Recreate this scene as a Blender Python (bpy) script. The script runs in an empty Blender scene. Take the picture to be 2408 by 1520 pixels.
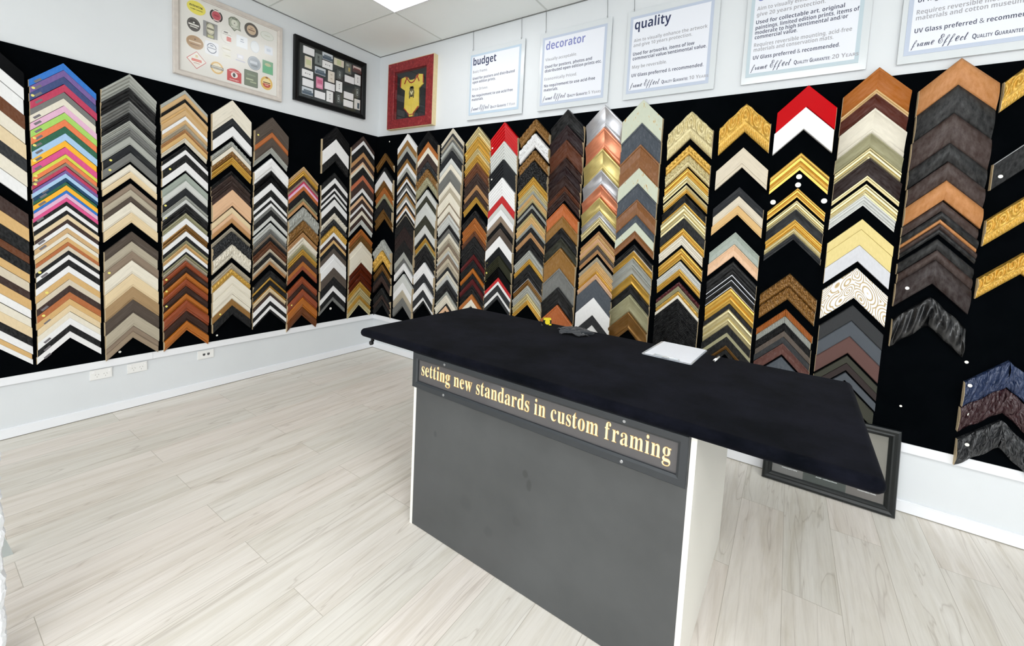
import bpy, bmesh, math, random, os
from mathutils import Matrix, Vector

# ------------------------------------------------------------------ scene, camera, light
scene = bpy.context.scene
COL = scene.collection
IMW, IMH = 2408, 1520
F_PX = 975.017
cd = bpy.data.cameras.new('camera')
cam = bpy.data.objects.new('camera', cd)
COL.objects.link(cam)
cd.sensor_fit = 'HORIZONTAL'
cd.sensor_width = 36.0
cd.lens = F_PX * 36.0 / IMW
cd.shift_x = -10.363 / IMW
cd.shift_y = -153.712 / IMW
cd.clip_start = 0.02
CAM = Vector((4.07642, -3.16685, 1.51498))
_r = Vector((0.83271682, 0.55133064, 0.05115872))
_u = Vector((-0.08248195, 0.03215176, 0.99607379))
_f = Vector((-0.54752116, 0.83366707, -0.07224814))
M = Matrix.Identity(4)
for _i in range(3):
    M[_i][0] = _r[_i]; M[_i][1] = _u[_i]; M[_i][2] = -_f[_i]; M[_i][3] = CAM[_i]
cam.matrix_world = M
scene.camera = cam

vs = scene.view_settings
vs.view_transform = 'Standard'
vs.look = 'None'
vs.gamma = 1.0
vs.use_curve_mapping = False
vs.exposure = 0.6

wd = bpy.data.worlds.new('daylight')
scene.world = wd
wd.use_nodes = True
_bg = wd.node_tree.nodes['Background']
_bg.inputs[0].default_value = (0.94, 0.97, 1.0, 1)
_bg.inputs[1].default_value = 0.9

def area_light(name, loc, rot, sx, sy, power, col=(1, 1, 1)):
    l = bpy.data.lights.new(name, 'AREA')
    l.shape = 'RECTANGLE'; l.size = sx; l.size_y = sy; l.energy = power; l.color = col
    o = bpy.data.objects.new(name, l); COL.objects.link(o)
    o.location = loc; o.rotation_euler = rot
    return o
# daylight through the shop window behind the camera
area_light('window_daylight', (4.2, -6.85, 1.55), (math.radians(90), 0, 0), 5.6, 2.3, 85, (0.97, 0.985, 1.0))
LIGHT_STRENGTH = 8.6

# ------------------------------------------------------------------ helpers
rnd = random.Random(7)

def lin(c):
    return tuple(((v / 255) / 12.92 if v / 255 <= 0.04045 else ((v / 255 + 0.055) / 1.055) ** 2.4) for v in c)

def put(o):
    COL.objects.link(o); return o

def mesh_obj(name, verts, faces, mats, parent=None, fm=None, smooth=False, uvs=None, loc=None):
    me = bpy.data.meshes.new(name)
    me.from_pydata([tuple(v) for v in verts], [], faces)
    for m in (mats if isinstance(mats, (list, tuple)) else [mats]):
        me.materials.append(m)
    if fm: me.polygons.foreach_set('material_index', fm)
    if smooth is True:
        me.polygons.foreach_set('use_smooth', [True] * len(faces))
    elif smooth:
        me.polygons.foreach_set('use_smooth', smooth)
    if uvs:
        uv = me.uv_layers.new(name='UVMap')
        flat = []
        for f in faces:
            for i in f: flat += uvs[i]
        uv.data.foreach_set('uv', flat)
    me.update()
    o = put(bpy.data.objects.new(name, me))
    if parent is not None: o.parent = parent
    if loc is not None: o.location = loc
    return o

def tag(o, label=None, cat=None, group=None, kind=None):
    if label: o['label'] = label
    if cat: o['category'] = cat
    if group: o['group'] = group
    if kind: o['kind'] = kind
    return o

def thing(name, loc, rz=0.0, label=None, cat=None, group=None):
    o = put(bpy.data.objects.new(name, None))
    o.empty_display_size = 0.1
    o.location = loc; o.rotation_euler = (0, 0, rz)
    return tag(o, label, cat, group)

class MB:
    """collects shapes, builds one mesh"""
    def __init__(s): s.v = []; s.f = []; s.m = []; s.sm = []
    def add(s, v, f, mi=0, sm=False):
        n = len(s.v); s.v += [tuple(q) for q in v]
        for q in f: s.f.append(tuple(i + n for i in q)); s.m.append(mi); s.sm.append(sm)
    def box(s, a, b, mi=0, rot=None):
        x0, y0, z0 = a; x1, y1, z1 = b
        v = [(x0, y0, z0), (x1, y0, z0), (x1, y1, z0), (x0, y1, z0), (x0, y0, z1), (x1, y0, z1), (x1, y1, z1), (x0, y1, z1)]
        if rot is not None: v = [rot @ Vector(q) for q in v]
        s.add(v, [(3, 2, 1, 0), (4, 5, 6, 7), (0, 1, 5, 4), (1, 2, 6, 5), (2, 3, 7, 6), (3, 0, 4, 7)], mi)
    def disc(s, c, r, depth, n=16, mi=0, rx=None, axis='y', dome=0.0):
        """flat round button facing -y (or +z)"""
        rx = rx or r
        v = []
        for k, (q, d) in enumerate(((1, 0), (1, depth), (0.8, depth + dome))):
            for i in range(n):
                a = 2 * math.pi * i / n
                x, z = rx * q * math.cos(a), r * q * math.sin(a)
                v.append((c[0] + x, c[1] - d, c[2] + z) if axis == 'y' else (c[0] + x, c[1] + z, c[2] + d))
        f = []
        for k in range(2):
            for i in range(n):
                j = (i + 1) % n
                f.append((k * n + i, k * n + j, (k + 1) * n + j, (k + 1) * n + i))
        f.append(tuple(range(2 * n, 3 * n)))
        s.add(v, f, mi)
    def poly(s, pts, y, mi=0, depth=0.001):
        """flat outline in the x-z plane, facing -y, with a little thickness"""
        n = len(pts)
        v = [(p[0], y, p[1]) for p in pts] + [(p[0], y + depth, p[1]) for p in pts]
        f = [tuple(range(n))] + [(i, (i + 1) % n, n + (i + 1) % n, n + i) for i in range(n)]
        s.add(v, f, mi)
    def tube(s, pts, r, n=8, mi=0):
        rings = []
        for i, p in enumerate(pts):
            p = Vector(p)
            d = (Vector(pts[min(i + 1, len(pts) - 1)]) - Vector(pts[max(i - 1, 0)])).normalized()
            a = d.orthogonal().normalized(); b = d.cross(a)
            rings.append([p + (a * math.cos(2 * math.pi * k / n) + b * math.sin(2 * math.pi * k / n)) * r for k in range(n)])
        v = [q for g in rings for q in g]; f = []
        for i in range(len(pts) - 1):
            for k in range(n):
                j = (k + 1) % n
                f.append((i * n + k, i * n + j, (i + 1) * n + j, (i + 1) * n + k))
        f += [tuple(range(n))[::-1], tuple(range((len(pts) - 1) * n, len(pts) * n))]
        s.add(v, f, mi, True)
    def build(s, name, mats, parent=None, **k):
        return mesh_obj(name, s.v, s.f, mats, parent, fm=s.m, smooth=s.sm, **k)

# ------------------------------------------------------------------ materials
MATS = {}
def new_mat(name):
    m = bpy.data.materials.new(name); m.use_nodes = True
    nt = m.node_tree
    return m, nt, nt.nodes['Principled BSDF']

def node(nt, kind, **kw):
    n = nt.nodes.new(kind)
    for k, v in kw.items():
        if k.startswith('i_'):
            key = k[2:]
            n.inputs[int(key) if key.isdigit() else key].default_value = v
        else: setattr(n, k, v)
    return n

def math_n(nt, op, a, b=None):
    n = nt.nodes.new('ShaderNodeMath'); n.operation = op
    for i, q in enumerate((a, b)):
        if q is None: continue
        if isinstance(q, (int, float)): n.inputs[i].default_value = q
        else: nt.links.new(q, n.inputs[i])
    return n.outputs[0]

def ramp(nt, fac, stops):
    r = nt.nodes.new('ShaderNodeValToRGB')
    e = r.color_ramp.elements
    while len(e) < len(stops): e.new(0.5)
    for q, (p, c) in zip(e, stops):
        q.position = p; q.color = (*c, 1)
    nt.links.new(fac, r.inputs[0])
    return r.outputs[0]

def noise(nt, vec, scale, detail=3, rough=0.55, dist=0.0):
    n = nt.nodes.new('ShaderNodeTexNoise')
    n.inputs['Scale'].default_value = scale; n.inputs['Detail'].default_value = detail
    n.inputs['Roughness'].default_value = rough; n.inputs['Distortion'].default_value = dist
    if vec is not None: nt.links.new(vec, n.inputs['Vector'])
    return n.outputs['Fac']

def mapping(nt, out, scale=(1, 1, 1), loc=(0, 0, 0)):
    m = nt.nodes.new('ShaderNodeMapping')
    m.inputs['Scale'].default_value = scale; m.inputs['Location'].default_value = loc
    nt.links.new(out, m.inputs['Vector'])
    return m.outputs[0]

def bump(nt, bsdf, h, strength=0.3, dist=0.01):
    b = nt.nodes.new('ShaderNodeBump')
    b.inputs['Strength'].default_value = strength; b.inputs['Distance'].default_value = dist
    nt.links.new(h, b.inputs['Height']); nt.links.new(b.outputs[0], bsdf.inputs['Normal'])

def coord(nt, which='Object'):
    return nt.nodes.new('ShaderNodeTexCoord').outputs[which]

def plain(name, rgb, rough=0.5, metal=0.0, coat=0.0, var=0.0, scale=30, sheen=0.0):
    if name in MATS: return MATS[name]
    m, nt, b = new_mat(name)
    c = lin(rgb)
    b.inputs['Base Color'].default_value = (*c, 1)
    b.inputs['Roughness'].default_value = rough
    b.inputs['Metallic'].default_value = metal
    b.inputs['Coat Weight'].default_value = coat
    if sheen: b.inputs['Sheen Weight'].default_value = sheen
    if var:
        n = noise(nt, coord(nt), scale)
        lo = tuple(q * (1 - var) for q in c); hi = tuple(min(1, q * (1 + var)) for q in c)
        nt.links.new(ramp(nt, n, [(0.3, lo), (0.7, hi)]), b.inputs['Base Color'])
    MATS[name] = m
    return m

PAL = dict(amber=(172, 98, 24), beige=(214, 202, 180), black=(7, 8, 10), blue=(0, 112, 205), bright_pink=(222, 72, 138),
    bright_red=(190, 0, 10), bronze=(140, 98, 36), brown=(104, 60, 32), champagne=(216, 202, 152), charcoal=(38, 40, 43),
    chestnut=(178, 100, 44), copper=(236, 150, 112), cream=(232, 225, 208), crimson=(190, 36, 82), dark_brown=(58, 40, 34),
    dark_green=(44, 102, 76), dark_olive=(50, 51, 38), dark_taupe=(84, 74, 66), plum=(34, 10, 14), umber=(90, 44, 16), cocoa=(46, 20, 12), espresso=(36, 20, 18), gold=(218, 172, 70), pale_gold=(222, 202, 128),
    grey=(112, 113, 110), grey_green=(156, 166, 156), honey=(214, 174, 112), light_blue=(168, 204, 238), light_brown=(188, 140, 90),
    light_taupe=(152, 134, 112), lime_green=(168, 216, 96), mahogany=(84, 30, 10), maroon=(84, 28, 30), ink_blue=(34, 52, 88), oxblood=(52, 20, 26), navy=(38, 60, 118),
    olive_silver=(160, 156, 122), orange=(236, 122, 66), orange_brown=(184, 98, 42), pale_green=(200, 206, 186), pale_grey=(206, 208, 204),
    pale_pink=(230, 182, 210), peach=(226, 184, 146), pewter=(168, 170, 163), purple=(112, 82, 152), rosewood=(94, 62, 56),
    russet=(142, 66, 32), rust_brown=(126, 76, 24), silver=(204, 205, 210), slate=(74, 80, 88), stone=(178, 168, 148),
    straw=(228, 206, 166), tan=(206, 170, 120), oak=(166, 136, 96), saddle_tan=(196, 132, 74), taupe=(140, 122, 104), teal=(14, 64, 98), terracotta=(190, 104, 68),
    white=(238, 238, 238), yellow=(252, 184, 16), yellow_green=(216, 222, 72))
METAL = {'gold', 'pale_gold', 'silver', 'copper', 'champagne', 'bronze'}

def finish_mat(nm, fin):
    key = 'moulding_' + nm + '_' + fin
    if key in MATS: return MATS[key]
    m, nt, b = new_mat(key)
    MATS[key] = m
    c = lin(PAL[nm])
    uv = coord(nt, 'UV')
    metal = nm in METAL
    b.inputs['Base Color'].default_value = (*c, 1)
    rough, met = 0.5, 0.0
    dk = lambda q: tuple(v * q for v in c)
    lt = lambda q: tuple(min(1, v + (1 - v) * q) for v in c)
    def base(out): nt.links.new(out, b.inputs['Base Color'])
    if fin == 'g':
        rough = 0.2; b.inputs['Specular IOR Level'].default_value = 0.04
    elif fin == 'f':
        base(ramp(nt, noise(nt, uv, 60), [(0.3, dk(0.93)), (0.7, lt(0.03))]))
        rough = 0.48
    elif fin in 'wh':
        n = noise(nt, mapping(nt, uv, (9, 120, 1)), 1.0, 4, 0.6, 0.6)
        base(ramp(nt, n, [(0.28, dk(0.84)), (0.52, c), (0.75, lt(0.04))]))
        rough = 0.55 if fin == 'w' else 0.32
        bump(nt, b, n, 0.15, 0.002)
    elif fin in 'msb':
        n = noise(nt, mapping(nt, uv, (20, 90, 1)), 1.0, 4)
        base(ramp(nt, n, [(0.3, dk(0.88)), (0.7, lt(0.04))]))
        rough = 0.3; met = 0.6 if metal else 0.0
        if fin == 's' and not metal: rough = 0.38; b.inputs['Specular IOR Level'].default_value = 0.14
    elif fin == 'o':
        v1 = noise(nt, uv, 150, 4, 0.6, 1.0)
        base(ramp(nt, v1, [(0.3, dk(0.55)), (0.5, c), (0.72, lt(0.15))]))
        bump(nt, b, v1, 0.4, 0.003)
        rough = 0.36; met = 0.4 if metal else 0.0
    elif fin == 'k':
        n = noise(nt, uv, 45, 5, 0.65, 0.4)
        base(ramp(nt, n, [(0.28, dk(0.78)), (0.5, c), (0.72, lt(0.05))]))
        rough = 0.35
    elif fin == 'd':
        n = noise(nt, uv, 22, 5, 0.7, 0.3)
        n2 = noise(nt, uv, 90, 3)
        rust = lin((150, 100, 40))
        base(ramp(nt, n, [(0.0, dk(0.85)), (0.6, c), (0.65, lin((196, 166, 106))), (0.71, rust)]))
        rough = 0.55
    elif fin == 't':
        ck = node(nt, 'ShaderNodeTexChecker', i_Scale=420.0)
        nt.links.new(uv, ck.inputs['Vector'])
        ck.inputs['Color1'].default_value = (*dk(0.7), 1); ck.inputs['Color2'].default_value = (*lt(0.04), 1)
        base(ck.outputs['Color']); bump(nt, b, ck.outputs['Fac'], 0.3, 0.001)
        rough = 0.6
    elif fin == 'l':
        n = noise(nt, uv, 40, 5, 0.6)
        vo = node(nt, 'ShaderNodeTexVoronoi', feature='DISTANCE_TO_EDGE', i_Scale=13.0)
        nt.links.new(uv, vo.inputs['Vector'])
        crease = ramp(nt, vo.outputs['Distance'], [(0.0, (0, 0, 0)), (0.025, (1, 1, 1))])
        base(ramp(nt, n, [(0.3, dk(0.8)), (0.7, lt(0.05))]))
        h = nt.nodes.new('ShaderNodeMix'); h.data_type = 'RGBA'; h.inputs[0].default_value = 0.5
        nt.links.new(crease, h.inputs[6]); nt.links.new(noise(nt, uv, 240, 2), h.inputs[7])
        bump(nt, b, h.outputs[2], 0.25, 0.002)
        rough = 0.4; b.inputs['Specular IOR Level'].default_value = 0.24
    elif fin == 'q':
        k_ = (15, 9, 1) if nm == 'black' else (52, 40, 1)
        n = noise(nt, mapping(nt, uv, k_), 1.0, 1.5, 0.4, 1.2)
        base(ramp(nt, n, [(0.3, dk(0.85)), (0.7, lt(0.03))]))
        bump(nt, b, n, 0.8, 0.02)
        rough = 0.22
    elif fin == 'p':
        vo = node(nt, 'ShaderNodeTexVoronoi', i_Scale=12.0)
        nt.links.new(mapping(nt, uv, (0.8, 1.25, 1)), vo.inputs['Vector'])
        sn = math_n(nt, 'ADD', math_n(nt, 'MULTIPLY', math_n(nt, 'SINE', math_n(nt, 'MULTIPLY', vo.outputs['Distance'], 46.0)), 0.5), 0.5)
        base(ramp(nt, sn, [(0.0, lin((176, 150, 104))), (0.2, lin((206, 188, 150))), (0.4, c)]))
        bump(nt, b, sn, 0.5, 0.004)
        rough = 0.4
    elif fin == 'r':
        rough = 0.3
    b.inputs['Roughness'].default_value = rough
    b.inputs['Metallic'].default_value = met
    if max(PAL[nm]) < 110 and fin not in 'lqsg': b.inputs['Specular IOR Level'].default_value = 0.14
    return m

WHITE_PAINT = plain('white_wall_paint', (222, 226, 229), 0.6, var=0.012, scale=4)
WHITE_GLOSS = plain('white_gloss_trim', (240, 242, 246), 0.35)
RAW = plain('bare_pale_wood', (208, 188, 152), 0.7, var=0.1, scale=120)
PLASTIC = plain('white_plastic', (240, 240, 238), 0.3)
BLACK_PLASTIC = plain('black_plastic', (22, 22, 24), 0.35)
STEEL = plain('brushed_steel', (170, 172, 175), 0.3, metal=0.9)
PAPER = plain('white_paper', (232, 235, 243), 0.6)
DOT_Y = plain('pale_yellow_sticker', (236, 226, 120), 0.4)
DOT_W = plain('white_sticker', (240, 238, 230), 0.4)
DOT_G = plain('grey_label_sticker', (112, 108, 112), 0.4)

def felt(name, rgb, hi):
    m, nt, b = new_mat(name)
    n = noise(nt, coord(nt), 5.0, 6, 0.7)
    nt.links.new(ramp(nt, n, [(0.35, lin(rgb)), (0.75, lin(hi))]), b.inputs['Base Color'])
    b.inputs['Roughness'].default_value = 0.95
    b.inputs['Specular IOR Level'].default_value = 0.02
    n2 = noise(nt, coord(nt), 600, 2)
    bump(nt, b, n2, 0.3, 0.001)
    return m, nt, b
FELT, _, _b = felt('black_wall_felt', (2, 4, 6), (6, 8, 11))
CLOTH, _nt, _b = felt('black_suede_cloth', (7, 9, 14), (24, 25, 34))
_b.inputs['Sheen Weight'].default_value = 0.025
_b.inputs['Sheen Roughness'].default_value = 0.45

def glass_mat(name, tint=(1, 1, 1), rough=0.015):
    m = bpy.data.materials.new(name); m.use_nodes = True
    nt = m.node_tree; nt.nodes.clear()
    o = nt.nodes.new('ShaderNodeOutputMaterial')
    t = nt.nodes.new('ShaderNodeBsdfTransparent'); t.inputs[0].default_value = (*tint, 1)
    g = nt.nodes.new('ShaderNodeBsdfGlossy'); g.inputs['Roughness'].default_value = rough
    lw = nt.nodes.new('ShaderNodeFresnel'); lw.inputs[0].default_value = 1.5
    mx = nt.nodes.new('ShaderNodeMixShader')
    geo = nt.nodes.new('ShaderNodeNewGeometry')
    front = math_n(nt, 'SUBTRACT', 1.0, geo.outputs['Backfacing'])
    nt.links.new(math_n(nt, 'MULTIPLY', lw.outputs[0], front), mx.inputs[0]); nt.links.new(t.outputs[0], mx.inputs[1]); nt.links.new(g.outputs[0], mx.inputs[2])
    nt.links.new(mx.outputs[0], o.inputs[0])
    return m
GLASS = glass_mat('picture_glass')
GLASS_SOFT = glass_mat('low_glare_glass', rough=0.16)

def floor_mat():
    m, nt, b = new_mat('whitewashed_oak_planks')
    co = coord(nt)
    sep = nt.nodes.new('ShaderNodeSeparateXYZ'); nt.links.new(co, sep.inputs[0])
    cmb = nt.nodes.new('ShaderNodeCombineXYZ')
    nt.links.new(sep.outputs[1], cmb.inputs[0]); nt.links.new(sep.outputs[0], cmb.inputs[1])
    br = nt.nodes.new('ShaderNodeTexBrick')
    br.offset = 0.5; br.offset_frequency = 2; br.squash = 1.0
    for k, v in (('Scale', 1.0), ('Mortar Size', 0.0012), ('Mortar Smooth', 0.3), ('Brick Width', 1.235), ('Row Height', 0.2085), ('Bias', 0.0)):
        br.inputs[k].default_value = v
    br.inputs['Color1'].default_value = (0, 0, 0, 1); br.inputs['Color2'].default_value = (1, 1, 1, 1); br.inputs['Mortar'].default_value = (0.5, 0.5, 0.5, 1)
    nt.links.new(mapping(nt, cmb.outputs[0], loc=(0.447, 0.0, 0)), br.inputs['Vector'])
    bid = math_n(nt, 'MULTIPLY', br.outputs['Color'], 37.0)
    # grain runs along the plank
    cmb2 = nt.nodes.new('ShaderNodeCombineXYZ')
    nt.links.new(sep.outputs[1], cmb2.inputs[0]); nt.links.new(sep.outputs[0], cmb2.inputs[1]); nt.links.new(bid, cmb2.inputs[2])
    g1 = noise(nt, mapping(nt, cmb2.outputs[0], (1.1, 13, 1)), 1.0, 6, 0.62, 0.9)
    g2 = noise(nt, mapping(nt, cmb2.outputs[0], (5, 95, 1)), 1.0, 5, 0.6, 0.7)
    g3 = noise(nt, mapping(nt, cmb2.outputs[0], (0.45, 6.5, 2.3), (3, 1, 5)), 1.0, 3, 0.5, 1.3)
    c1 = ramp(nt, g1, [(0.25, lin((211, 204, 191))), (0.5, lin((229, 224, 216))), (0.75, lin((238, 234, 228)))])
    c2 = ramp(nt, g2, [(0.3, (0.915, 0.91, 0.905)), (0.55, (1, 1, 1))])
    c3 = ramp(nt, g3, [(0.33, (1, 1, 1)), (0.49, (1, 1, 1)), (0.5, (0.80, 0.78, 0.76)), (0.507, (0.965, 0.96, 0.955)), (0.535, (1, 1, 1))])
    c4 = ramp(nt, br.outputs['Color'], [(0.0, (0.95, 0.96, 0.95)), (0.5, (1.0, 0.995, 0.99)), (1.0, (1.02, 0.99, 0.985))])
    def mul(a, q):
        x = nt.nodes.new('ShaderNodeMix'); x.data_type = 'RGBA'; x.blend_type = 'MULTIPLY'; x.inputs[0].default_value = 1.0
        nt.links.new(a, x.inputs[6]); nt.links.new(q, x.inputs[7]); return x.outputs[2]
    col = mul(mul(mul(c1, c2), c3), c4)
    gap = ramp(nt, br.outputs['Fac'], [(0.0, (1, 1, 1)), (0.6, (0.66, 0.64, 0.6))])
    nt.links.new(mul(col, gap), b.inputs['Base Color'])
    b.inputs['Roughness'].default_value = 0.52
    bump(nt, b, g2, 0.06, 0.002)
    return m

# ------------------------------------------------------------------ the room
ZC = 3.375
X1, Y1 = 7.9, -7.0
def struct(mb, name, mats, label=None):
    o = mb.build(name, mats); o['kind'] = 'structure'
    if label: o['label'] = label
    return o
b = MB(); b.box((-0.12, Y1 - 0.12, -0.1), (X1 + 0.12, 0.12, 0)); struct(b, 'floor', floor_mat())
CEIL = plain('ceiling_tile', (246, 250, 248), 0.8, var=0.015, scale=2)
b = MB(); b.box((-0.12, Y1 - 0.12, ZC), (X1 + 0.12, 0.12, ZC + 0.1)); struct(b, 'ceiling', CEIL)
b = MB(); b.box((-0.12, Y1, 0), (0, 0.12, ZC)); struct(b, 'wall_left', WHITE_PAINT)
b = MB(); b.box((0, 0, 0), (X1, 0.12, ZC)); struct(b, 'wall_back', WHITE_PAINT)
b = MB(); b.box((X1, Y1, 0), (X1 + 0.12, 0.12, ZC)); struct(b, 'wall_right', WHITE_PAINT)
b = MB()
b.box((0, Y1 - 0.12, 0), (1.2, Y1, ZC)); b.box((7.2, Y1 - 0.12, 0), (X1, Y1, ZC))
b.box((1.2, Y1 - 0.12, 0), (7.2, Y1, 0.35)); b.box((1.2, Y1 - 0.12, 2.75), (7.2, Y1, ZC))
struct(b, 'wall_front', WHITE_PAINT)
b = MB()
for x in (1.2, 2.7, 4.2, 5.7, 7.15): b.box((x, Y1 - 0.09, 0.35), (x + 0.05, Y1 - 0.03, 2.75))
b.box((1.2, Y1 - 0.09, 0.35), (7.2, Y1 - 0.03, 0.4)); b.box((1.2, Y1 - 0.09, 2.7), (7.2, Y1 - 0.03, 2.75))
struct(b, 'window_1', plain('window_frame_grey', (60, 62, 64), 0.4))
# ceiling grid: flush T-bars between the tiles and the angle along the walls
GRID = plain('ceiling_grid', (214, 218, 214), 0.6)
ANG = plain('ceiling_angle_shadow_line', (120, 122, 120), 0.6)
b = MB()
for k in range(0, 6):
    x = 0.966 + 1.22 * k
    if x < X1: b.box((x - 0.008, Y1, ZC - 0.002), (x + 0.008, 0, ZC))
for k in range(1, 12):
    y = -0.612 * k
    b.box((0, y - 0.008, ZC - 0.002), (X1, y + 0.008, ZC))
struct(b, 'trim_1', GRID)
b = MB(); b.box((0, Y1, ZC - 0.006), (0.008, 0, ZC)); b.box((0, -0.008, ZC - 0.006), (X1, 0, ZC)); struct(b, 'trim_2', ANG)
# skirting boards with the fine shadow gap at the floor
GAP = plain('skirting_gap', (150, 146, 136), 0.8)
def skirting(name, a, bb, ax):
    b = MB()
    if ax == 'L':
        b.box((0, a, 0.006), (0.014, bb, 0.066)); b.box((0, a, 0.066), (0.009, bb, 0.071)); b.box((0, a, 0.0), (0.01, bb, 0.006), 1)
    else:
        b.box((a, -0.014, 0.006), (bb, 0, 0.066)); b.box((a, -0.009, 0.066), (bb, 0, 0.071)); b.box((a, -0.01, 0.0), (bb, 0, 0.006), 1)
    struct(b, name, [WHITE_GLOSS, GAP])
skirting('baseboard_left', Y1, 0.0, 'L')
skirting('baseboard_back', 0.014, X1, 'B')
# black felt boards with white rail underneath
b = MB(); b.box((0, -4.4, 0.406), (0.012, 0, 2.478)); struct(b, 'trim_3', FELT, 'black felt display board along the wall with the power sockets')
b = MB(); b.box((0.012, -0.012, 0.406), (6.6, 0, 2.478)); struct(b, 'trim_4', FELT, 'black felt display board along the wall with the hanging signs')
b = MB()
for y0, y1 in ((-4.4, -2.062), (-2.061, 0)): b.box((0, y0, 0.354), (0.018, y1, 0.406))
struct(b, 'trim_5', WHITE_GLOSS)
b = MB(); b.box((0.018, -0.018, 0.354), (6.6, 0, 0.406)); struct(b, 'trim_6', WHITE_GLOSS)
# rough white end of a low partition that just enters the frame beside the camera
def partition():
    m, nt, bs = new_mat('rough_white_plaster')
    bs.inputs['Base Color'].default_value = (*lin((240, 242, 246)), 1)
    bs.inputs['Roughness'].default_value = 0.85
    n = noise(nt, coord(nt), 45, 4, 0.6)
    bump(nt, bs, n, 0.7, 0.01)
    px, py = PART_XY
    v, f = [], []
    N, K = 110, 5
    rr = random.Random(3)
    h = 0.95
    off = [0.0]
    for i in range(N): off.append(0.7 * off[-1] + rr.uniform(-0.0036, 0.0036))
    prof = [(0.0, -0.30), (0.0, -0.012), (-0.006, -0.003), (-0.02, 0.0), (-0.16, 0.0), (-0.16, -0.30)]
    for i in range(N + 1):
        z = h * i / N
        for k, (dx, dy) in enumerate(prof):
            w = off[i] * (1 if 0 < k < 5 else 0)
            v.append((px + dx, py + dy + w * (1 if k < 4 else 0.4), z))
    P = len(prof)
    for i in range(N):
        for k in range(P):
            j = (k + 1) % P
            f.append((i * P + k, i * P + j, (i + 1) * P + j, (i + 1) * P + k))
    f.append(tuple(range(N * P, N * P + P)))
    o = mesh_obj('wall_partition', v, f, m); o['kind'] = 'structure'
    o['label'] = 'rough white plastered end of a low wall at the edge of the view'
PART_XY = (2.09, -2.9984)
partition()

# ------------------------------------------------------------------ lettering
FONTS = {}
def font(name):
    if name not in FONTS:
        try:
            FONTS[name] = bpy.data.fonts.load(os.path.join(bpy.utils.system_resource('DATAFILES'), 'fonts', name))
        except Exception:
            FONTS[name] = None
    return FONTS[name]
def bold_sans(t):
    if font('NotoSansMath-Regular.woff2') is None: return t
    o = ''
    for c in t:
        if 'a' <= c <= 'z': o += chr(0x1D5EE + ord(c) - 97)
        elif 'A' <= c <= 'Z': o += chr(0x1D5D4 + ord(c) - 65)
        elif '0' <= c <= '9': o += chr(0x1D7EC + ord(c) - 48)
        else: o += c
    return o
MATHF = 'NotoSansMath-Regular.woff2'
_GC = {}
def glyphs(body, fn='Inter.woff2', bold=0.0):
    key = (body, fn, bold)
    if key in _GC: return _GC[key]
    cu = bpy.data.curves.new('lettering_curve', 'FONT')
    cu.body = body; cu.size = 1.0; cu.offset = bold; cu.resolution_u = 3; cu.fill_mode = 'FRONT'
    fo = font(fn)
    if fo: cu.font = fo
    ob = put(bpy.data.objects.new('lettering_curve', cu))
    dg = bpy.context.evaluated_depsgraph_get()
    me = bpy.data.meshes.new_from_object(ob.evaluated_get(dg))
    v = [(q.co.x, q.co.y) for q in me.vertices]
    f = [tuple(p.vertices) for p in me.polygons]
    bpy.data.objects.remove(ob); bpy.data.curves.remove(cu); bpy.data.meshes.remove(me)
    xs = [q[0] for q in v] or [0]
    _GC[key] = (v, f, min(xs), max(xs))
    return _GC[key]

def write(mb, body, x, z, size, y=-0.001, fn='Inter.woff2', bold=0.0, width=None, sx=1.0, mi=0, shear=0.0, thick=0.0):
    """lettering in the x-z plane facing -y; returns the end x. width fits the run to a width"""
    v, f, a, c = glyphs(body, fn, bold)
    if not v: return x
    k = size * sx if width is None else width / max(1e-6, c - a)
    q = [(x + (p[0] - a + shear * p[1]) * k, y - thick, z + p[1] * size) for p in v]
    mb.add(q, f, mi)
    if thick:
        cnt = {}
        for t in f:
            for i in range(len(t)):
                e = (t[i], t[(i + 1) % len(t)])
                if (e[1], e[0]) in cnt: del cnt[(e[1], e[0])]
                else: cnt[e] = 1
        n = len(q)
        mb.add(q + [(p[0], y, p[2]) for p in q], [(e[0], e[1], n + e[1], n + e[0]) for e in cnt], mi)
    return x + (c - a) * k

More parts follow.
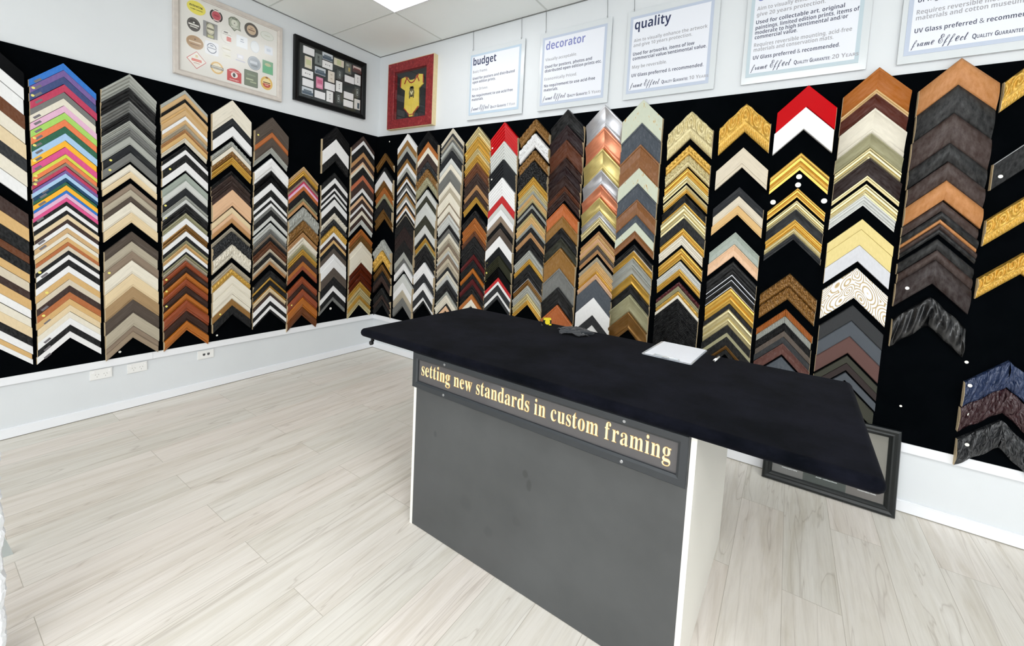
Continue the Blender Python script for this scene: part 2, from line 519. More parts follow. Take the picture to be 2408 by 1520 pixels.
# ------------------------------------------------------------------ corner samples on the felt boards
DATA = """
0 L -2823|2462,94,black/g 2369,75,white/g 2293,92,white/f 2201,88,brown/f 2113,88,cream/f 2024,92,straw/f 1932,82,charcoal/f 1850,90,cream/f 1760,87,white/f 1589,91,dark_brown/f 1498,84,honey/f 1414,92,black/f 1322,52,brown/f 1270,67,black/f 1204,56,honey/f 1148,60,beige/f 1088,52,dark_brown/f 1036,64,honey/f 972,56,white/f 916,57,cream/f 859,68,straw/f 791,57,black/f 734,53,white/f 681,34,honey/f! 646,34,white/f!
1 L -2502|2432,44,blue/f,g-113:32 2388,42,purple/f,y-143:19,g-114:27 2346,48,navy/f,y-137:23,g-112:32 2298,49,crimson/f,g-113:26 2249,42,grey/f,g-114:20 2207,46,cream/f,g-118:27 2161,44,pale_pink/f,g-118:20 2116,44,lime_green/f,g-117:24 2072,45,orange/f,y-141:13,g-115:24 2027,45,dark_green/f,y-140:13,g-119:23 1983,47,light_blue/f,g-117:23 1936,43,yellow/f,y-143:20,g-118:22 1893,45,bright_pink/f,g-122:31 1848,26,yellow_green/f 1822,30,orange/f,y-135:3,y-146:29 1792,23,taupe/f! 1769,26,crimson/f,y-142:1 1743,23,purple/f!,y-135:4 1720,29,light_blue/f 1692,26,teal/f,g-96:0,g-104:25 1665,22,dark_green/f! 1643,33,yellow/f,g-110:19 1611,21,blue/f! 1590,29,pale_pink/f 1561,27,bright_pink/f 1534,27,black/f,g-119:5 1507,31,white/f 1476,27,black/f 1450,33,straw/f 1417,27,dark_brown/f 1390,31,white/f,g-116:11 1359,34,tan/f,g-113:18 1325,29,cream/f 1296,31,honey/f 1265,27,chestnut/f 1238,31,beige/f 1207,29,black/f,y-129:12 1178,32,white/f,g-112:19 1146,42,black/f 1104,45,white/f 1059,47,honey/f,y-102:26 1012,42,beige/f 970,45,dark_brown/f,g-114:28 926,46,chestnut/f,y-121:25 880,43,honey/f,g-103:40 837,45,straw/f 791,44,cream/f 748,48,white/f,g-106:30 700,45,black/f,g-104:37 655,45,white/f,g-105:42
2 L -2179|2469,92,pewter/m 2376,93,black/m 2284,83,grey/m 2200,57,black/m 2143,52,pewter/m 2091,64,grey/m 2028,57,pewter/w 1970,57,charcoal/w,y-107:21 1913,62,grey/w,y-112:28 1830,52,cream/w 1778,46,straw/w 1691,43,taupe/w 1648,50,stone/w 1598,42,dark_taupe/w 1556,75,cream/w 1482,73,straw/w 1341,72,dark_taupe/w 1269,72,stone/w 1197,68,taupe/w,y-126:28 1129,98,cream/w 1030,97,straw/w 933,97,oak/w 837,100,dark_taupe/w 737,98,stone/w 638,45,taupe/w 593,46,light_taupe/w
3 L -1848|2454,29,pewter/f! 2426,38,tan/w 2388,29,black/m! 2359,38,tan/w 2321,19,honey/w! 2303,47,tan/w 2256,30,white/f! 2226,34,tan/w! 2192,37,stone/m! 2155,30,light_brown/m! 2125,38,honey/w 2087,36,cream/m! 2027,34,black/m! 1993,37,white/f! 1956,60,black/f,y-103:24 1896,63,white/f 1810,58,grey_green/w 1752,58,pale_grey/w 1694,58,charcoal/w,y-129:19 1635,31,pewter/m! 1604,31,pale_grey/f! 1573,77,black/m,y-124:2 1496,42,olive_silver/m 1454,47,white/f 1408,59,bronze/m 1349,39,white/f! 1309,31,black/f! 1278,30,olive_silver/m! 1248,34,honey/m! 1215,30,white/f! 1185,19,black/f!,y-75:1 1166,25,olive_silver/m!,y-73:2 1142,29,stone/m! 1112,47,russet/h,y-130:14 1065,49,dark_brown/h 1016,49,amber/h,y-131:9 967,60,russet/h 907,61,dark_brown/h,y-130:20 847,53,amber/h 794,91,russet/h 702,80,dark_brown/h 622,80,amber/h
4 L -1521|2465,146,cream/w 2319,69,charcoal/w 2250,82,white/f 2126,44,pewter/o! 2082,40,cream/f! 2042,48,bronze/o! 1994,62,gold/m 1873,33,black/m! 1840,48,dark_brown/m!,y-99:36 1792,44,dark_brown/m! 1747,33,dark_brown/f!,y-102:26 1714,134,peach/w 1563,52,straw/w 1511,41,peach/w! 1470,38,light_brown/w! 1391,36,stone/m! 1355,108,charcoal/o 1247,117,cream/o 1081,53,stone/m 1028,57,gold/o 972,82,cream/w 890,82,cream/w 808,45,cream/w! 763,58,bronze/f,y-90:33 706,78,black/f
5 L -1198|2404,131,dark_taupe/w,y-122:61 2273,53,chestnut/w!,y-84:29 2220,86,dark_taupe/w 2135,53,pewter/m! 2036,113,white/h 1923,60,black/h! 1863,53,black/h! 1810,63,white/f 1746,64,black/m 1683,30,white/f! 1652,27,black/f! 1625,30,white/f! 1595,34,grey/f! 1562,54,black/f! 1508,41,pale_grey/f! 1442,60,pale_grey/m! 1382,42,grey/m! 1339,32,taupe/m! 1308,35,black/m! 1272,32,brown/m! 1240,43,brown/m! 1198,32,beige/m! 1166,50,black/m! 1116,32,beige/m! 1084,32,light_brown/m! 995,64,black/s! 931,29,gold/m! 902,47,black/f! 855,22,gold/m! 834,47,straw/m! 787,29,dark_brown/f! 758,51,white/f! 708,43,black/f! 664,36,white/f! 628,22,black/f!
6 L -890|2005,39,tan/m! 1966,53,gold/m! 1913,25,dark_brown/f!,y-89:10 1888,25,taupe/f!,y-90:9 1863,21,crimson/f!,y-90:8 1842,28,pale_pink/f! 1814,39,orange_brown/f!,y-92:26 1774,43,black/f! 1732,32,black/f! 1699,32,olive_silver/m! 1667,32,light_brown/f! 1610,130,pewter/o 1480,110,bronze/o 1359,49,light_brown/m! 1310,72,cream/m! 1239,49,olive_silver/m! 1190,61,gold/m! 1129,57,dark_brown/f! 1072,46,amber/f! 1027,42,russet/f!,y-126:16 916,73,russet/h! 844,54,dark_brown/h! 790,84,russet/h,y-114:35 705,96,amber/h 609,85,brown/h
7 L -559|2463,127,black/w 2336,139,white/f 2198,87,black/f!,y-105:59 1990,53,black/f! 1937,53,white/f! 1884,49,black/f! 1835,30,white/f! 1805,30,black/f! 1774,30,white/f! 1744,31,black/f! 1713,69,white/f! 1644,73,black/f! 1572,69,cream/o! 1502,65,charcoal/o! 1438,72,gold/o! 1366,40,white/f! 1325,40,dark_brown/f!,y-107:7 1285,36,honey/f! 1249,52,black/f! 1197,56,dark_taupe/f!,y-127:19 1140,57,white/f! 1084,93,white/f! 990,98,dark_taupe/f 893,94,black/f! 799,61,white/f! 738,61,black/f! 676,41,grey/f!
8 L -221|2437,48,dark_brown/f! 2389,44,white/f! 2345,80,black/f! 2265,52,light_brown/f! 2213,52,dark_brown/f! 2161,28,peach/f! 2133,36,cream/f! 2097,84,black/f!,y-110:17 2013,56,terracotta/f! 1956,85,dark_brown/f!,y-124:6 1871,49,white/f! 1823,36,black/f! 1786,41,peach/f! 1746,49,dark_brown/f! 1697,37,white/f!,y-120:33 1660,45,dark_brown/f! 1616,49,cream/f! 1567,50,dark_brown/f!,y-114:9 1517,55,pale_grey/m! 1406,68,amber/m!,y-96:10 1338,73,bronze/m! 1265,47,cream/f! 1218,185,cream/w 1033,78,mahogany/h! 956,69,mahogany/h! 886,74,mahogany/h!,y-139:21 813,70,gold/m! 743,91,champagne/m! 652,44,gold/m! 608,66,champagne/m!
9 B 171|2280,73,bronze/m!,y-105:32 2121,49,black/f! 2072,94,white/f! 1978,82,bronze/m! 1895,74,amber/m! 1821,58,olive_silver/m! 1763,108,black/f! 1656,58,bronze/m! 1598,58,bronze/m! 1300,122,pewter/o! 1178,123,gold/o! 1012,79,bronze/m! 933,48,black/f! 884,71,dark_brown/f! 739,84,black/m! 654,53,dark_brown/m! 601,62,black/m!
10 B 536|2464,64,white/f! 2399,61,bronze/f! 2339,61,pewter/f! 2277,72,black/f! 2205,50,bronze/f! 2155,47,white/f! 2108,47,pewter/f! 2061,47,black/f! 2014,29,bronze/f!,y-104:3 1985,33,white/f! 1952,29,black/f! 1923,36,grey/f! 1887,29,white/f! 1858,26,black/f! 1832,36,bronze/f!,y-98:10 1796,33,pewter/f! 1763,29,white/f! 1733,33,black/f! 1700,29,light_brown/f! 1671,33,white/f! 1638,31,black/f! 1607,31,stone/m! 1576,111,black/f! 1465,77,espresso/f! 1388,77,espresso/f! 1311,124,black/f!,y-123:65 1187,70,pewter/f! 1117,58,grey/m!,y-106:16 1059,70,white/f! 938,90,pale_grey/f! 848,86,white/f! 762,87,stone/w! 675,91,grey/w!
11 B 853|2463,100,black/w! 2363,62,amber/f!,y-99:30 2301,62,cream/f! 2239,76,dark_brown/f! 2162,80,charcoal/o! 2083,87,bronze/o! 1995,84,olive_silver/o! 1863,63,pale_grey/f! 1799,63,dark_olive/f!,y-99:41 1736,46,pale_grey/f! 1690,95,pale_grey/f! 1596,99,dark_olive/f! 1497,92,pale_grey/f! 1404,44,black/f!,y-130:21 1360,52,gold/m! 1308,22,olive_silver/f! 1285,112,black/m! 1174,79,black/m! 1095,113,white/w! 983,105,charcoal/m!,y-115:52 877,75,white/f! 802,76,charcoal/f! 726,38,white/f! 688,27,black/f!
12 B 1179|2469,26,cream/m! 2443,23,cream/m! 2419,26,charcoal/f! 2393,33,stone/m! 2360,26,grey/m! 2334,30,pale_grey/m! 2304,23,pewter/m! 2281,33,grey/m! 2248,73,charcoal/w!,y-118:44 2175,57,pale_grey/w!,y-107:34 2118,60,cream/w! 2058,114,grey/w 1944,60,cream/w! 1884,54,stone/w! 1830,98,cream/w! 1732,24,taupe/f! 1709,68,cream/w! 1641,29,taupe/f! 1612,103,pale_grey/m!,y-97:56 1509,39,black/f! 1470,50,grey/m! 1421,50,cream/m! 1371,50,stone/m!,y-106:12 1321,36,taupe/m! 1285,43,beige/m! 1242,36,pale_grey/m! 1207,43,taupe/m! 1164,43,beige/m! 1121,43,stone/m! 1077,40,charcoal/m! 1038,40,cream/m! 998,54,pale_grey/m! 944,54,charcoal/m! 890,65,black/m!,y-99:16 825,36,pewter/m! 788,87,cream/m! 701,26,black/f! 676,47,peach/f!
13 B 1513|2453,91,champagne/m,y-140:24 2361,108,gold/m,y-135:37 2254,63,champagne/m! 2190,76,gold/m! 2114,96,brown/m 2018,64,dark_brown/m! 1954,48,dark_brown/m! 1906,51,light_brown/m! 1855,64,dark_brown/m!,y-98:30 1790,55,gold/m! 1658,71,black/m!,y-85:10 1587,58,amber/m! 1529,71,amber/m! 1458,51,brown/m!,y-103:32 1407,58,black/f!,y-124:15 1349,82,black/m! 1267,34,black/m! 1233,55,maroon/h! 1178,62,black/m! 1116,21,black/m! 1096,48,amber/h! 1047,55,black/m! 992,59,maroon/h! 933,38,black/m!,y-128:16 895,55,black/m! 840,49,amber/f! 791,63,cream/f!
14 B 1825|2464,169,bright_red/r,w-133:90 2295,164,pale_grey/r 2131,165,charcoal/r,w-123:56 1966,169,white/r 1797,65,bright_red/f! 1732,56,pale_grey/f! 1677,62,white/f! 1615,58,taupe/w! 1557,55,black/w! 1502,75,dark_taupe/w! 1427,98,white/f 1329,85,charcoal/r,y-136:27 1244,105,dark_olive/r,y-131:42 1139,99,black/r,y-136:15 1040,36,bright_red/f! 1004,33,white/f! 971,60,charcoal/f!,y-121:20 911,37,white/f! 874,37,charcoal/f!
15 B 2151|2464,94,bronze/o 2343,118,white/o 2198,88,bronze/o 2110,143,black/o 1968,68,gold/m 1899,55,champagne/m! 1845,31,pewter/m! 1814,38,honey/m! 1776,34,champagne/m! 1742,21,black/f! 1721,34,pewter/m! 1687,34,black/f! 1652,38,champagne/m! 1615,59,honey/m! 1555,33,pewter/m! 1522,41,black/f! 1481,52,light_brown/m! 1429,30,black/m! 1399,26,black/m! 1373,52,black/m! 1320,79,pewter/m 1242,49,gold/m! 1193,53,black/f! 1140,79,black/m 1061,57,bronze/m! 1004,72,pewter/m 932,61,champagne/m! 871,42,gold/m!
16 B 2463|2506,127,black/s 2379,118,plum/s 2260,145,umber/s 2115,71,cocoa/s 2044,75,plum/s 1970,88,cocoa/s 1882,46,umber/m! 1836,72,cocoa/m 1735,104,orange_brown/k 1631,99,bronze/k 1532,89,black/s 1443,82,dark_olive/s 1361,172,bronze/k 1189,162,grey/k 1027,152,black/s 875,183,orange_brown/k
17 B 2787|2506,172,silver/s 2334,164,copper/s 2170,165,pale_gold/s 2005,117,silver/s 1887,99,copper/s 1788,106,pale_gold/s 1682,53,silver/s 1630,57,champagne/m 1519,27,light_brown/m! 1492,30,honey/m! 1461,27,peach/m! 1434,27,honey/m! 1407,37,dark_taupe/m! 1370,31,light_brown/m! 1309,34,stone/m! 1275,37,honey/m! 1238,38,honey/m! 1200,27,gold/m! 1173,44,peach/m! 1128,144,slate/f 984,145,white/f 839,80,charcoal/f 759,59,white/f
18 B 3083|2509,169,pale_green/d 2340,156,slate/k 2184,178,rust_brown/k 2007,114,pale_green/d 1892,118,slate/k 1774,117,rust_brown/k 1657,57,slate/k 1600,64,pale_green/d 1536,58,rust_brown/k 1433,52,black/m 1382,55,gold/s 1327,58,pewter/s 1269,65,pewter/s 1204,81,gold/s 1123,75,black/s 1047,135,olive_silver/s 913,145,bronze/s
19 B 3426|2394,191,champagne/o 2157,66,gold/o 2091,83,champagne/o 1998,53,gold/m 1944,47,champagne/m 1880,30,champagne/m! 1850,27,gold/m! 1807,67,black/s+gold 1739,95,champagne/m 1644,70,black/f 1574,53,gold/m 1522,70,cream/m 1430,81,gold/m 1335,57,pale_grey/m 1278,50,gold/m 1185,32,maroon/o! 1153,36,olive_silver/m!,w-123:32 1117,29,gold/o! 1088,25,cream/f! 1063,112,black/b 951,112,black/b 839,109,black/b
20 B 3765|2406,184,gold/o 2117,128,beige/w 1860,60,charcoal/w 1800,63,beige/w 1737,60,honey/w 1559,82,grey_green/k 1477,80,peach/k 1361,97,black/m 1264,33,black/m 1231,47,black/m 1184,111,gold/m 1073,34,black/f 1039,112,champagne/m 927,51,black/f 876,31,olive_silver/f! 845,58,black/f 787,31,bronze/m! 756,34,black/f
21 B 4088|2471,129,bright_red/g 2342,132,white/g 2068,105,gold/m 1851,56,gold/m 1774,56,champagne/m 1718,81,charcoal/s+gold 1637,37,gold/m 1600,34,champagne/m 1566,37,charcoal/m 1314,81,bronze/o 1233,85,bronze/o 1085,44,amber/b 1040,44,pewter/b 996,51,black/b 945,38,dark_taupe/f 907,42,charcoal/f 865,74,rosewood/k 775,74,slate/f
22 B 4413|2522,144,amber/s+honey 2378,81,mahogany/s 2297,139,cream/s 2158,79,olive_silver/s 2079,62,champagne/m 2017,124,espresso/s+champagne 1872,63,champagne/m 1810,63,pale_grey/m 1667,60,pale_gold/f 1607,92,pale_gold/f 1515,95,silver/f 1380,176,white/p 1159,93,charcoal/t 1066,94,slate/t 973,102,rosewood/t 854,45,dark_olive/t 809,45,espresso/t 751,48,slate/t 693,87,dark_olive/t
23 B 4740|2518,136,saddle_tan/l 2382,147,black/l 2236,154,dark_brown/l 2081,98,black/l 1983,99,dark_brown/l 1884,103,saddle_tan/l 1774,55,dark_brown/l 1719,42,black/l 1677,23,saddle_tan/l 1654,29,dark_brown/l 1625,29,black/l 1570,59,black/l 1511,55,dark_brown/l 1456,129,espresso/l,w-102:63 1252,157,black/q
24 B 5058|2519,146,gold/o 2112,132,black/f^silver,w-123:90 1822,133,gold/o 1520,107,gold/o 965,134,ink_blue/q,w-133:24 827,131,oxblood/q,w-117:58 651,144,charcoal/q,w-116:44
"""
def profile(fin, v):
    """points (t 0..1 from outer to inner edge, height)"""
    NO = 16 if v > 0.07 else 8
    ht = min(0.034, 0.011 + 0.24 * v)
    if fin in 'fgdp': p = [(0, 0.93), (0.03, 1), (0.97, 1), (1, 0.9)]
    elif fin == 'w': p = [(0, 0.93), (0.03, 1), (0.8, 1), (0.82, 0.86), (1, 0.82)]
    elif fin == 't': p = [(0, 0.85), (0.06, 1), (0.94, 1), (1, 0.85)]
    elif fin == 'h': p = [(0, 0.7), (0.08, 0.95), (0.2, 1), (0.6, 0.96), (0.74, 0.82), (0.78, 0.62), (0.84, 0.7), (0.92, 0.66), (1, 0.5)]
    elif fin == 's':
        p = [(0, 0.96), (0.03, 1), (0.08, 1), (0.1, 0.95)]
        p += [(0.1 + 0.68 * i / 7, 0.34 + 0.61 * (1 - i / 7) ** 2) for i in range(1, 8)]
        p += [(0.80, 0.44), (0.86, 0.46), (0.9, 0.38), (1, 0.32)]
        ht *= 1.25
    elif fin in 'k': p = [(0, 0.95), (0.04, 1), (0.09, 1), (0.12, 0.86), (0.5, 0.72), (0.92, 0.7), (1, 0.62)]
    elif fin == 'm': p = [(0, 0.7), (0.06, 0.95), (0.16, 1), (0.24, 0.9), (0.28, 0.66), (0.46, 0.62), (0.58, 0.36), (0.62, 0.5), (0.7, 0.56), (0.78, 0.5), (0.82, 0.3), (1, 0.24)]
    elif fin == 'r':
        p = []
        for i in range(6): p += [(i / 6, 1 - 0.11 * i), (i / 6 + 0.115, 1 - 0.11 * i + 0.03), (i / 6 + 0.13, 1 - 0.11 * i - 0.16)]
        p.append((1, 0.3))
    elif fin in 'l': p = [(i / 8, 0.55 + 0.45 * math.sin(math.pi * min(1, 0.12 + i / 8 * 0.95))) for i in range(9)]; ht *= 1.3
    elif fin == 'q': p = [(i / 10, 0.6 + 0.4 * math.sin(math.pi * i / 10)) for i in range(11)]; ht *= 1.15
    elif fin == 'o':
        p = [(0, 0.75), (0.04, 0.9)] + [(0.04 + 0.56 * i / NO, 0.8 + 0.16 * math.sin(math.pi * i / NO)) for i in range(1, NO + 1)]
        p += [(0.63, 0.6), (0.68, 0.66), (0.72, 0.58), (0.78, 0.62), (0.84, 0.64), (0.9, 0.52), (1, 0.42)]
        ht *= 1.2
    elif fin == 'b':
        p = [(0, 0.8)] + [(i / 12 * 0.94 + 0.03, 0.8) for i in range(13)] + [(1, 0.6)]
    else: p = [(0, 1), (1, 1)]
    return [(t, h * ht) for t, h in p], ht

def chevron(v, fin, hw, seed):
    """two mitred lengths of moulding; local x along the wall, z up, -y out of the board; apex at the origin.
    returns verts, faces, face kind (0 face, 1 cut end), smooth flags, uvs, profile"""
    pr, ht = profile(fin, v)
    pr = [(0, 0.0)] + pr + [(1, 0.0)]
    P = len(pr)
    N = {'o': 30, 'b': 110, 'q': 40}.get(fin, 1)
    if fin == 'o' and v > 0.07: N = 72
    if v < 0.03 and fin != 'b' and N > 1: N = 16
    V, Fc, K, S, UV = [], [], [], [], []
    rr = random.Random(seed)
    uo, vo = rr.uniform(0, 9), rr.uniform(0, 9)
    ph = rr.uniform(0, 6)
    sm = fin in 'slqo'
    for side in (-1, 1):
        o = len(V)
        for j in range(N + 1):
            a = j / N
            for k, (t, h) in enumerate(pr):
                al = a * hw * 1.414; ac = t * v * 0.707
                hh = h; zz = 0.0
                if 0 < k < P - 1 and N > 1:
                    if fin == 'o' and t < 0.61 and v > 0.07:
                        # scrolls: rolled C-shapes one after another along the moulding
                        w_ = 0.61 * v * 0.707; pit = w_ * 1.15
                        n_ = round(al / pit); dx = al - n_ * pit; dy = ac - w_ * (0.5 + 0.08 * (-1) ** n_)
                        r_ = math.hypot(dx, dy); th = math.atan2(dy, dx)
                        hh += ht * 0.15 * math.sin(r_ / w_ * 13 + th * (1 if n_ % 2 else -1) * 1.0 + ph) * min(1, 3.2 * min(t, 0.61 - t) / 0.3)
                        if t < 0.05: zz = 0.0065 * abs(math.cos(al / pit * math.pi))
                    elif fin == 'o' and t < 0.62:
                        hh += ht * 0.16 * math.sin(al * 190 + 3 * t + ph) * math.sin(math.pi * t / 0.62 * 2 + 0.6) + ht * 0.1 * math.sin(al * 400 + 5 * t)
                        if t < 0.06: zz = 0.0035 * abs(math.sin(al * 95 + ph))
                    elif fin == 'o' and 0.77 < t < 0.86: hh += ht * 0.09 * math.sin(al * 420)
                    elif fin == 'b': hh += ht * (0.2 * math.sin(al * 523) if k % 2 else -0.12)
                    elif fin == 'q':
                        hh += ht * 0.3 * math.sin(al * 95 + side * t * 5 + ph) * math.sin(math.pi * t)
                        if t > 0.99 or t < 0.01: zz = 0.004 * math.sin(al * 60 + ph)
                V.append((side * a * hw, -hh, -a * hw - t * v - zz)); UV.append((uo + side * 3 + al, vo + ac))
        for j in range(N):
            for k in range(P - 1):
                q = (o + j * P + k, o + j * P + k + 1, o + (j + 1) * P + k + 1, o + (j + 1) * P + k)
                Fc.append(q if side > 0 else q[::-1]); K.append(0); S.append(sm and 0 < k < P - 2)
        q = tuple(o + N * P + k for k in range(P))
        Fc.append(q if side > 0 else q[::-1]); K.append(1); S.append(False)
    return V, Fc, K, S, UV, pr, ht

def wall_matrix(w, s, z):
    if w == 'L': return Matrix.Translation((0.0125, s, z)) @ Matrix.Rotation(math.radians(90), 4, 'Z')
    return Matrix.Translation((s, -0.0125, z))

ORD = ['', 'first', 'second', 'third', 'fourth', 'fifth', 'sixth', 'seventh', 'eighth', 'ninth', 'tenth', 'eleventh', 'twelfth',
       'thirteenth', 'fourteenth', 'fifteenth', 'sixteenth', 'seventeenth', 'eighteenth', 'nineteenth', 'twentieth']
def ordinal(n):
    if n <= 20: return ORD[n]
    t = {2: 'twenty', 3: 'thirty', 4: 'forty', 5: 'fifty'}[n // 10]
    return {2: 'twentieth', 3: 'thirtieth', 4: 'fortieth', 5: 'fiftieth'}[n // 10] if n % 10 == 0 else t + '-' + ORD[n % 10]
FINW = dict(f='', g='glossy', w='grained', h='rounded', s='scooped', m='stepped', r='ribbed', o='ornate', k='mottled', d='distressed',
            t='woven', l='leathery', b='beaded', q='puckered', p='swirl-patterned')
samples = []
for ln in DATA.strip().splitlines():
    head, body = ln.split('|')
    cid, w, s0 = head.split(); cid = int(cid); s0 = int(s0) / 1000
    pos = 9 - cid if w == 'L' else cid - 8
    place = ordinal(pos) + ' column from corner, ' + ('socket' if w == 'L' else 'sign') + ' wall'
    prev = None
    for i, e in enumerate(body.split()):
        q = e.split(',')
        nm, fin = q[2].rstrip('!').split('/')
        lip = rim = None
        if '+' in fin: fin, lip = fin.split('+')
        if '^' in fin: fin, rim = fin.split('^')
        samples.append(dict(cid=cid, w=w, s=s0, z=int(q[0]) / 1000, v=int(q[1]) / 1000, nm=nm, fin=fin, big='!' not in e, marks=q[3:], lip=lip, rim=rim, i=i, prev=prev, place=place))
        prev = nm
def nice(n): return n.replace('_', ' ')
def desc(d): return (FINW[d['fin']] + ' ' + nice(d['nm'])).strip()
def lab1(d):
    if d['prev'] is None: return 'topmost ' + desc(d) + ' frame sample, ' + d['place']
    t = desc(d) + ' frame sample under the ' + nice(d['prev']) + ' one, ' + d['place']
    if len(t.split()) > 16: t = t.replace(' frame sample', ' sample')
    return t
def lab2(d): return desc(d) + ' frame sample, ' + ordinal(d['i'] + 1) + ' from top, ' + d['place']
cnt = {}
for d in samples: cnt[lab1(d)] = cnt.get(lab1(d), 0) + 1
stuff = MB(); stuff_m = []; stuff_uv = []
EDGE = finish_mat('silver', 'm'); EDGE_G = finish_mat('gold', 'm')
GROUP = 'frame corner samples on the black felt boards'
for n, d in enumerate(samples):
    rr = random.Random(n * 13 + 5)
    hw = 0.149 + rr.uniform(-0.0025, 0.0025)
    mw = wall_matrix(d['w'], d['s'] + rr.uniform(-0.0025, 0.0025), d['z'])
    V, Fc, K, S, UV, pr, ht = chevron(d['v'] - 0.0006, d['fin'], hw, n)
    mat = finish_mat(d['nm'], d['fin'])
    if not d['big']:
        if mat not in stuff_m: stuff_m.append(mat)
        if RAW not in stuff_m: stuff_m.append(RAW)
        o = len(stuff.v)
        stuff.v += [tuple(mw @ Vector(q)) for q in V]
        for f, k, s in zip(Fc, K, S):
            stuff.f.append(tuple(i + o for i in f)); stuff.m.append(stuff_m.index(RAW if k else mat)); stuff.sm.append(s)
        stuff_uv += UV
        continue
    o = mesh_obj('frame_sample', V, Fc, [mat, RAW], fm=K, smooth=S, uvs=UV)
    o.matrix_world = mw
    tag(o, lab1(d) if cnt[lab1(d)] == 1 else lab2(d), 'frame sample', GROUP)
    # the sawn end that shows
    es = -1 if (d['w'] == 'L' or d['s'] > 4.2) else 1
    x0 = es * hw; x1 = es * (hw + 0.0012)
    pts = [(p[0], p[1] * 0.96) for p in pr]
    cv = [(x1, -h, -hw - t * d['v'] * 0.999) for t, h in pts] + [(x0, -h, -hw - t * d['v'] * 0.999) for t, h in pts]
    P = len(pts)
    cf = [tuple(range(P))] + [(i, (i + 1) % P, P + (i + 1) % P, P + i) for i in range(P)]
    ce = mesh_obj('cut_end', cv, cf, RAW, o); ce['label'] = 'bare wood sawn end'
    if d['fin'] == 'm' and d['nm'] == 'black' and d['w'] == 'B':
        e = MB(); t1 = d['v'] * 0.985; t0 = max(d['v'] * 0.84, t1 - 0.0055)
        hh = ht * 0.5
        for sd in (-1, 1):
            e.add([(0, -hh, -t0), (sd * hw, -hh, -hw - t0), (sd * hw, -hh, -hw - t1), (0, -hh, -t1), (0, -0.002, -t0), (sd * hw, -0.002, -hw - t0), (sd * hw, -0.002, -hw - t1), (0, -0.002, -t1)],
                  [(0, 1, 2, 3), (0, 1, 5, 4), (3, 2, 6, 7), (1, 2, 6, 5)])
        e.build('sight_edge', EDGE, o)['label'] = 'thin silver inner edge'
    for part, cn, ta, tb, lift in (('lip', d['lip'], 0.8, 1.0, 0.0016), ('rim', d['rim'], 0.0, 0.2, 0.0022)):
        if not cn: continue
        e = MB(); pp = [(t, h) for t, h in pr[1:-1] if ta - 0.03 <= t <= tb + 0.001]
        n_ = len(pp)
        for sd in (-1, 1):
            v_ = [(0, -h - lift, -t * d['v']) for t, h in pp] + [(sd * (hw + 0.0004), -h - lift, -hw - t * d['v']) for t, h in pp]
            v_ += [(sd * hw, -0.004, -hw - pp[-1][0] * d['v']), (0, -0.004, -pp[-1][0] * d['v']), (sd * hw, -0.004, -hw - pp[0][0] * d['v']), (0, -0.004, -pp[0][0] * d['v'])]
            f_ = [(k, k + 1, n_ + k + 1, n_ + k) for k in range(n_ - 1)] + [(n_ - 1, 2 * n_ - 1, 2 * n_, 2 * n_ + 1), (0, n_, 2 * n_ + 2, 2 * n_ + 3), tuple(range(n_, 2 * n_)) + (2 * n_, 2 * n_ + 2)]
            e.add(v_, f_)
        e.build('inner_lip' if part == 'lip' else 'outer_rim', finish_mat(cn, 'm'), o)['label'] = nice(cn) + (' inner lip' if part == 'lip' else ' outer rim')
    for mk in d['marks']:
        kind = mk[0]; a, t = mk[1:].split(':'); a = int(a) / 1000; t = int(t) / 1000
        # height of the moulding under the sticker
        tt = min(0.98, max(0.02, t / d['v'])); hh = ht
        for (ta, ha), (tb, hb) in zip(pr[1:], pr[2:]):
            if ta <= tt <= tb and tb > ta: hh = ha + (hb - ha) * (tt - ta) / (tb - ta); break
        if d['fin'] in 'lqk': hh = max(hh, ht)
        e = MB()
        if kind == 'g':
            c = Vector((a, -hh - 0.0004, -abs(a) - t)); al = Vector((0.7071, 0, 0.7071)); ac = Vector((0.7071, 0, -0.7071))
            q = [c + al * sx * 0.02 + ac * sy * 0.0062 for sx, sy in ((-1, -1), (1, -1), (1, 1), (-1, 1))]
            e.add(q + [p + Vector((0, 0.0012, 0)) for p in q], [(0, 1, 2, 3), (0, 1, 5, 4), (1, 2, 6, 5), (2, 3, 7, 6), (3, 0, 4, 7)])
            e.build('price_label', DOT_G, o)['label'] = 'small grey label sticker'
        else:
            a = max(-hw + 0.014, a)
            e.disc((a, -hh + 0.0008, -abs(a) - t), 0.0078 if d['w'] == 'L' else 0.009, 0.0014, 14)
            e.build('dot_sticker', DOT_Y if kind == 'y' else DOT_W, o)['label'] = 'small round ' + ('yellow' if kind == 'y' else 'white') + ' dot sticker'
so = mesh_obj('frame_samples', stuff.v, stuff.f, stuff_m, fm=stuff.m, smooth=stuff.sm, uvs=stuff_uv)
tag(so, 'narrow frame corner samples filling the columns between the larger ones', 'frame samples', GROUP, 'stuff')

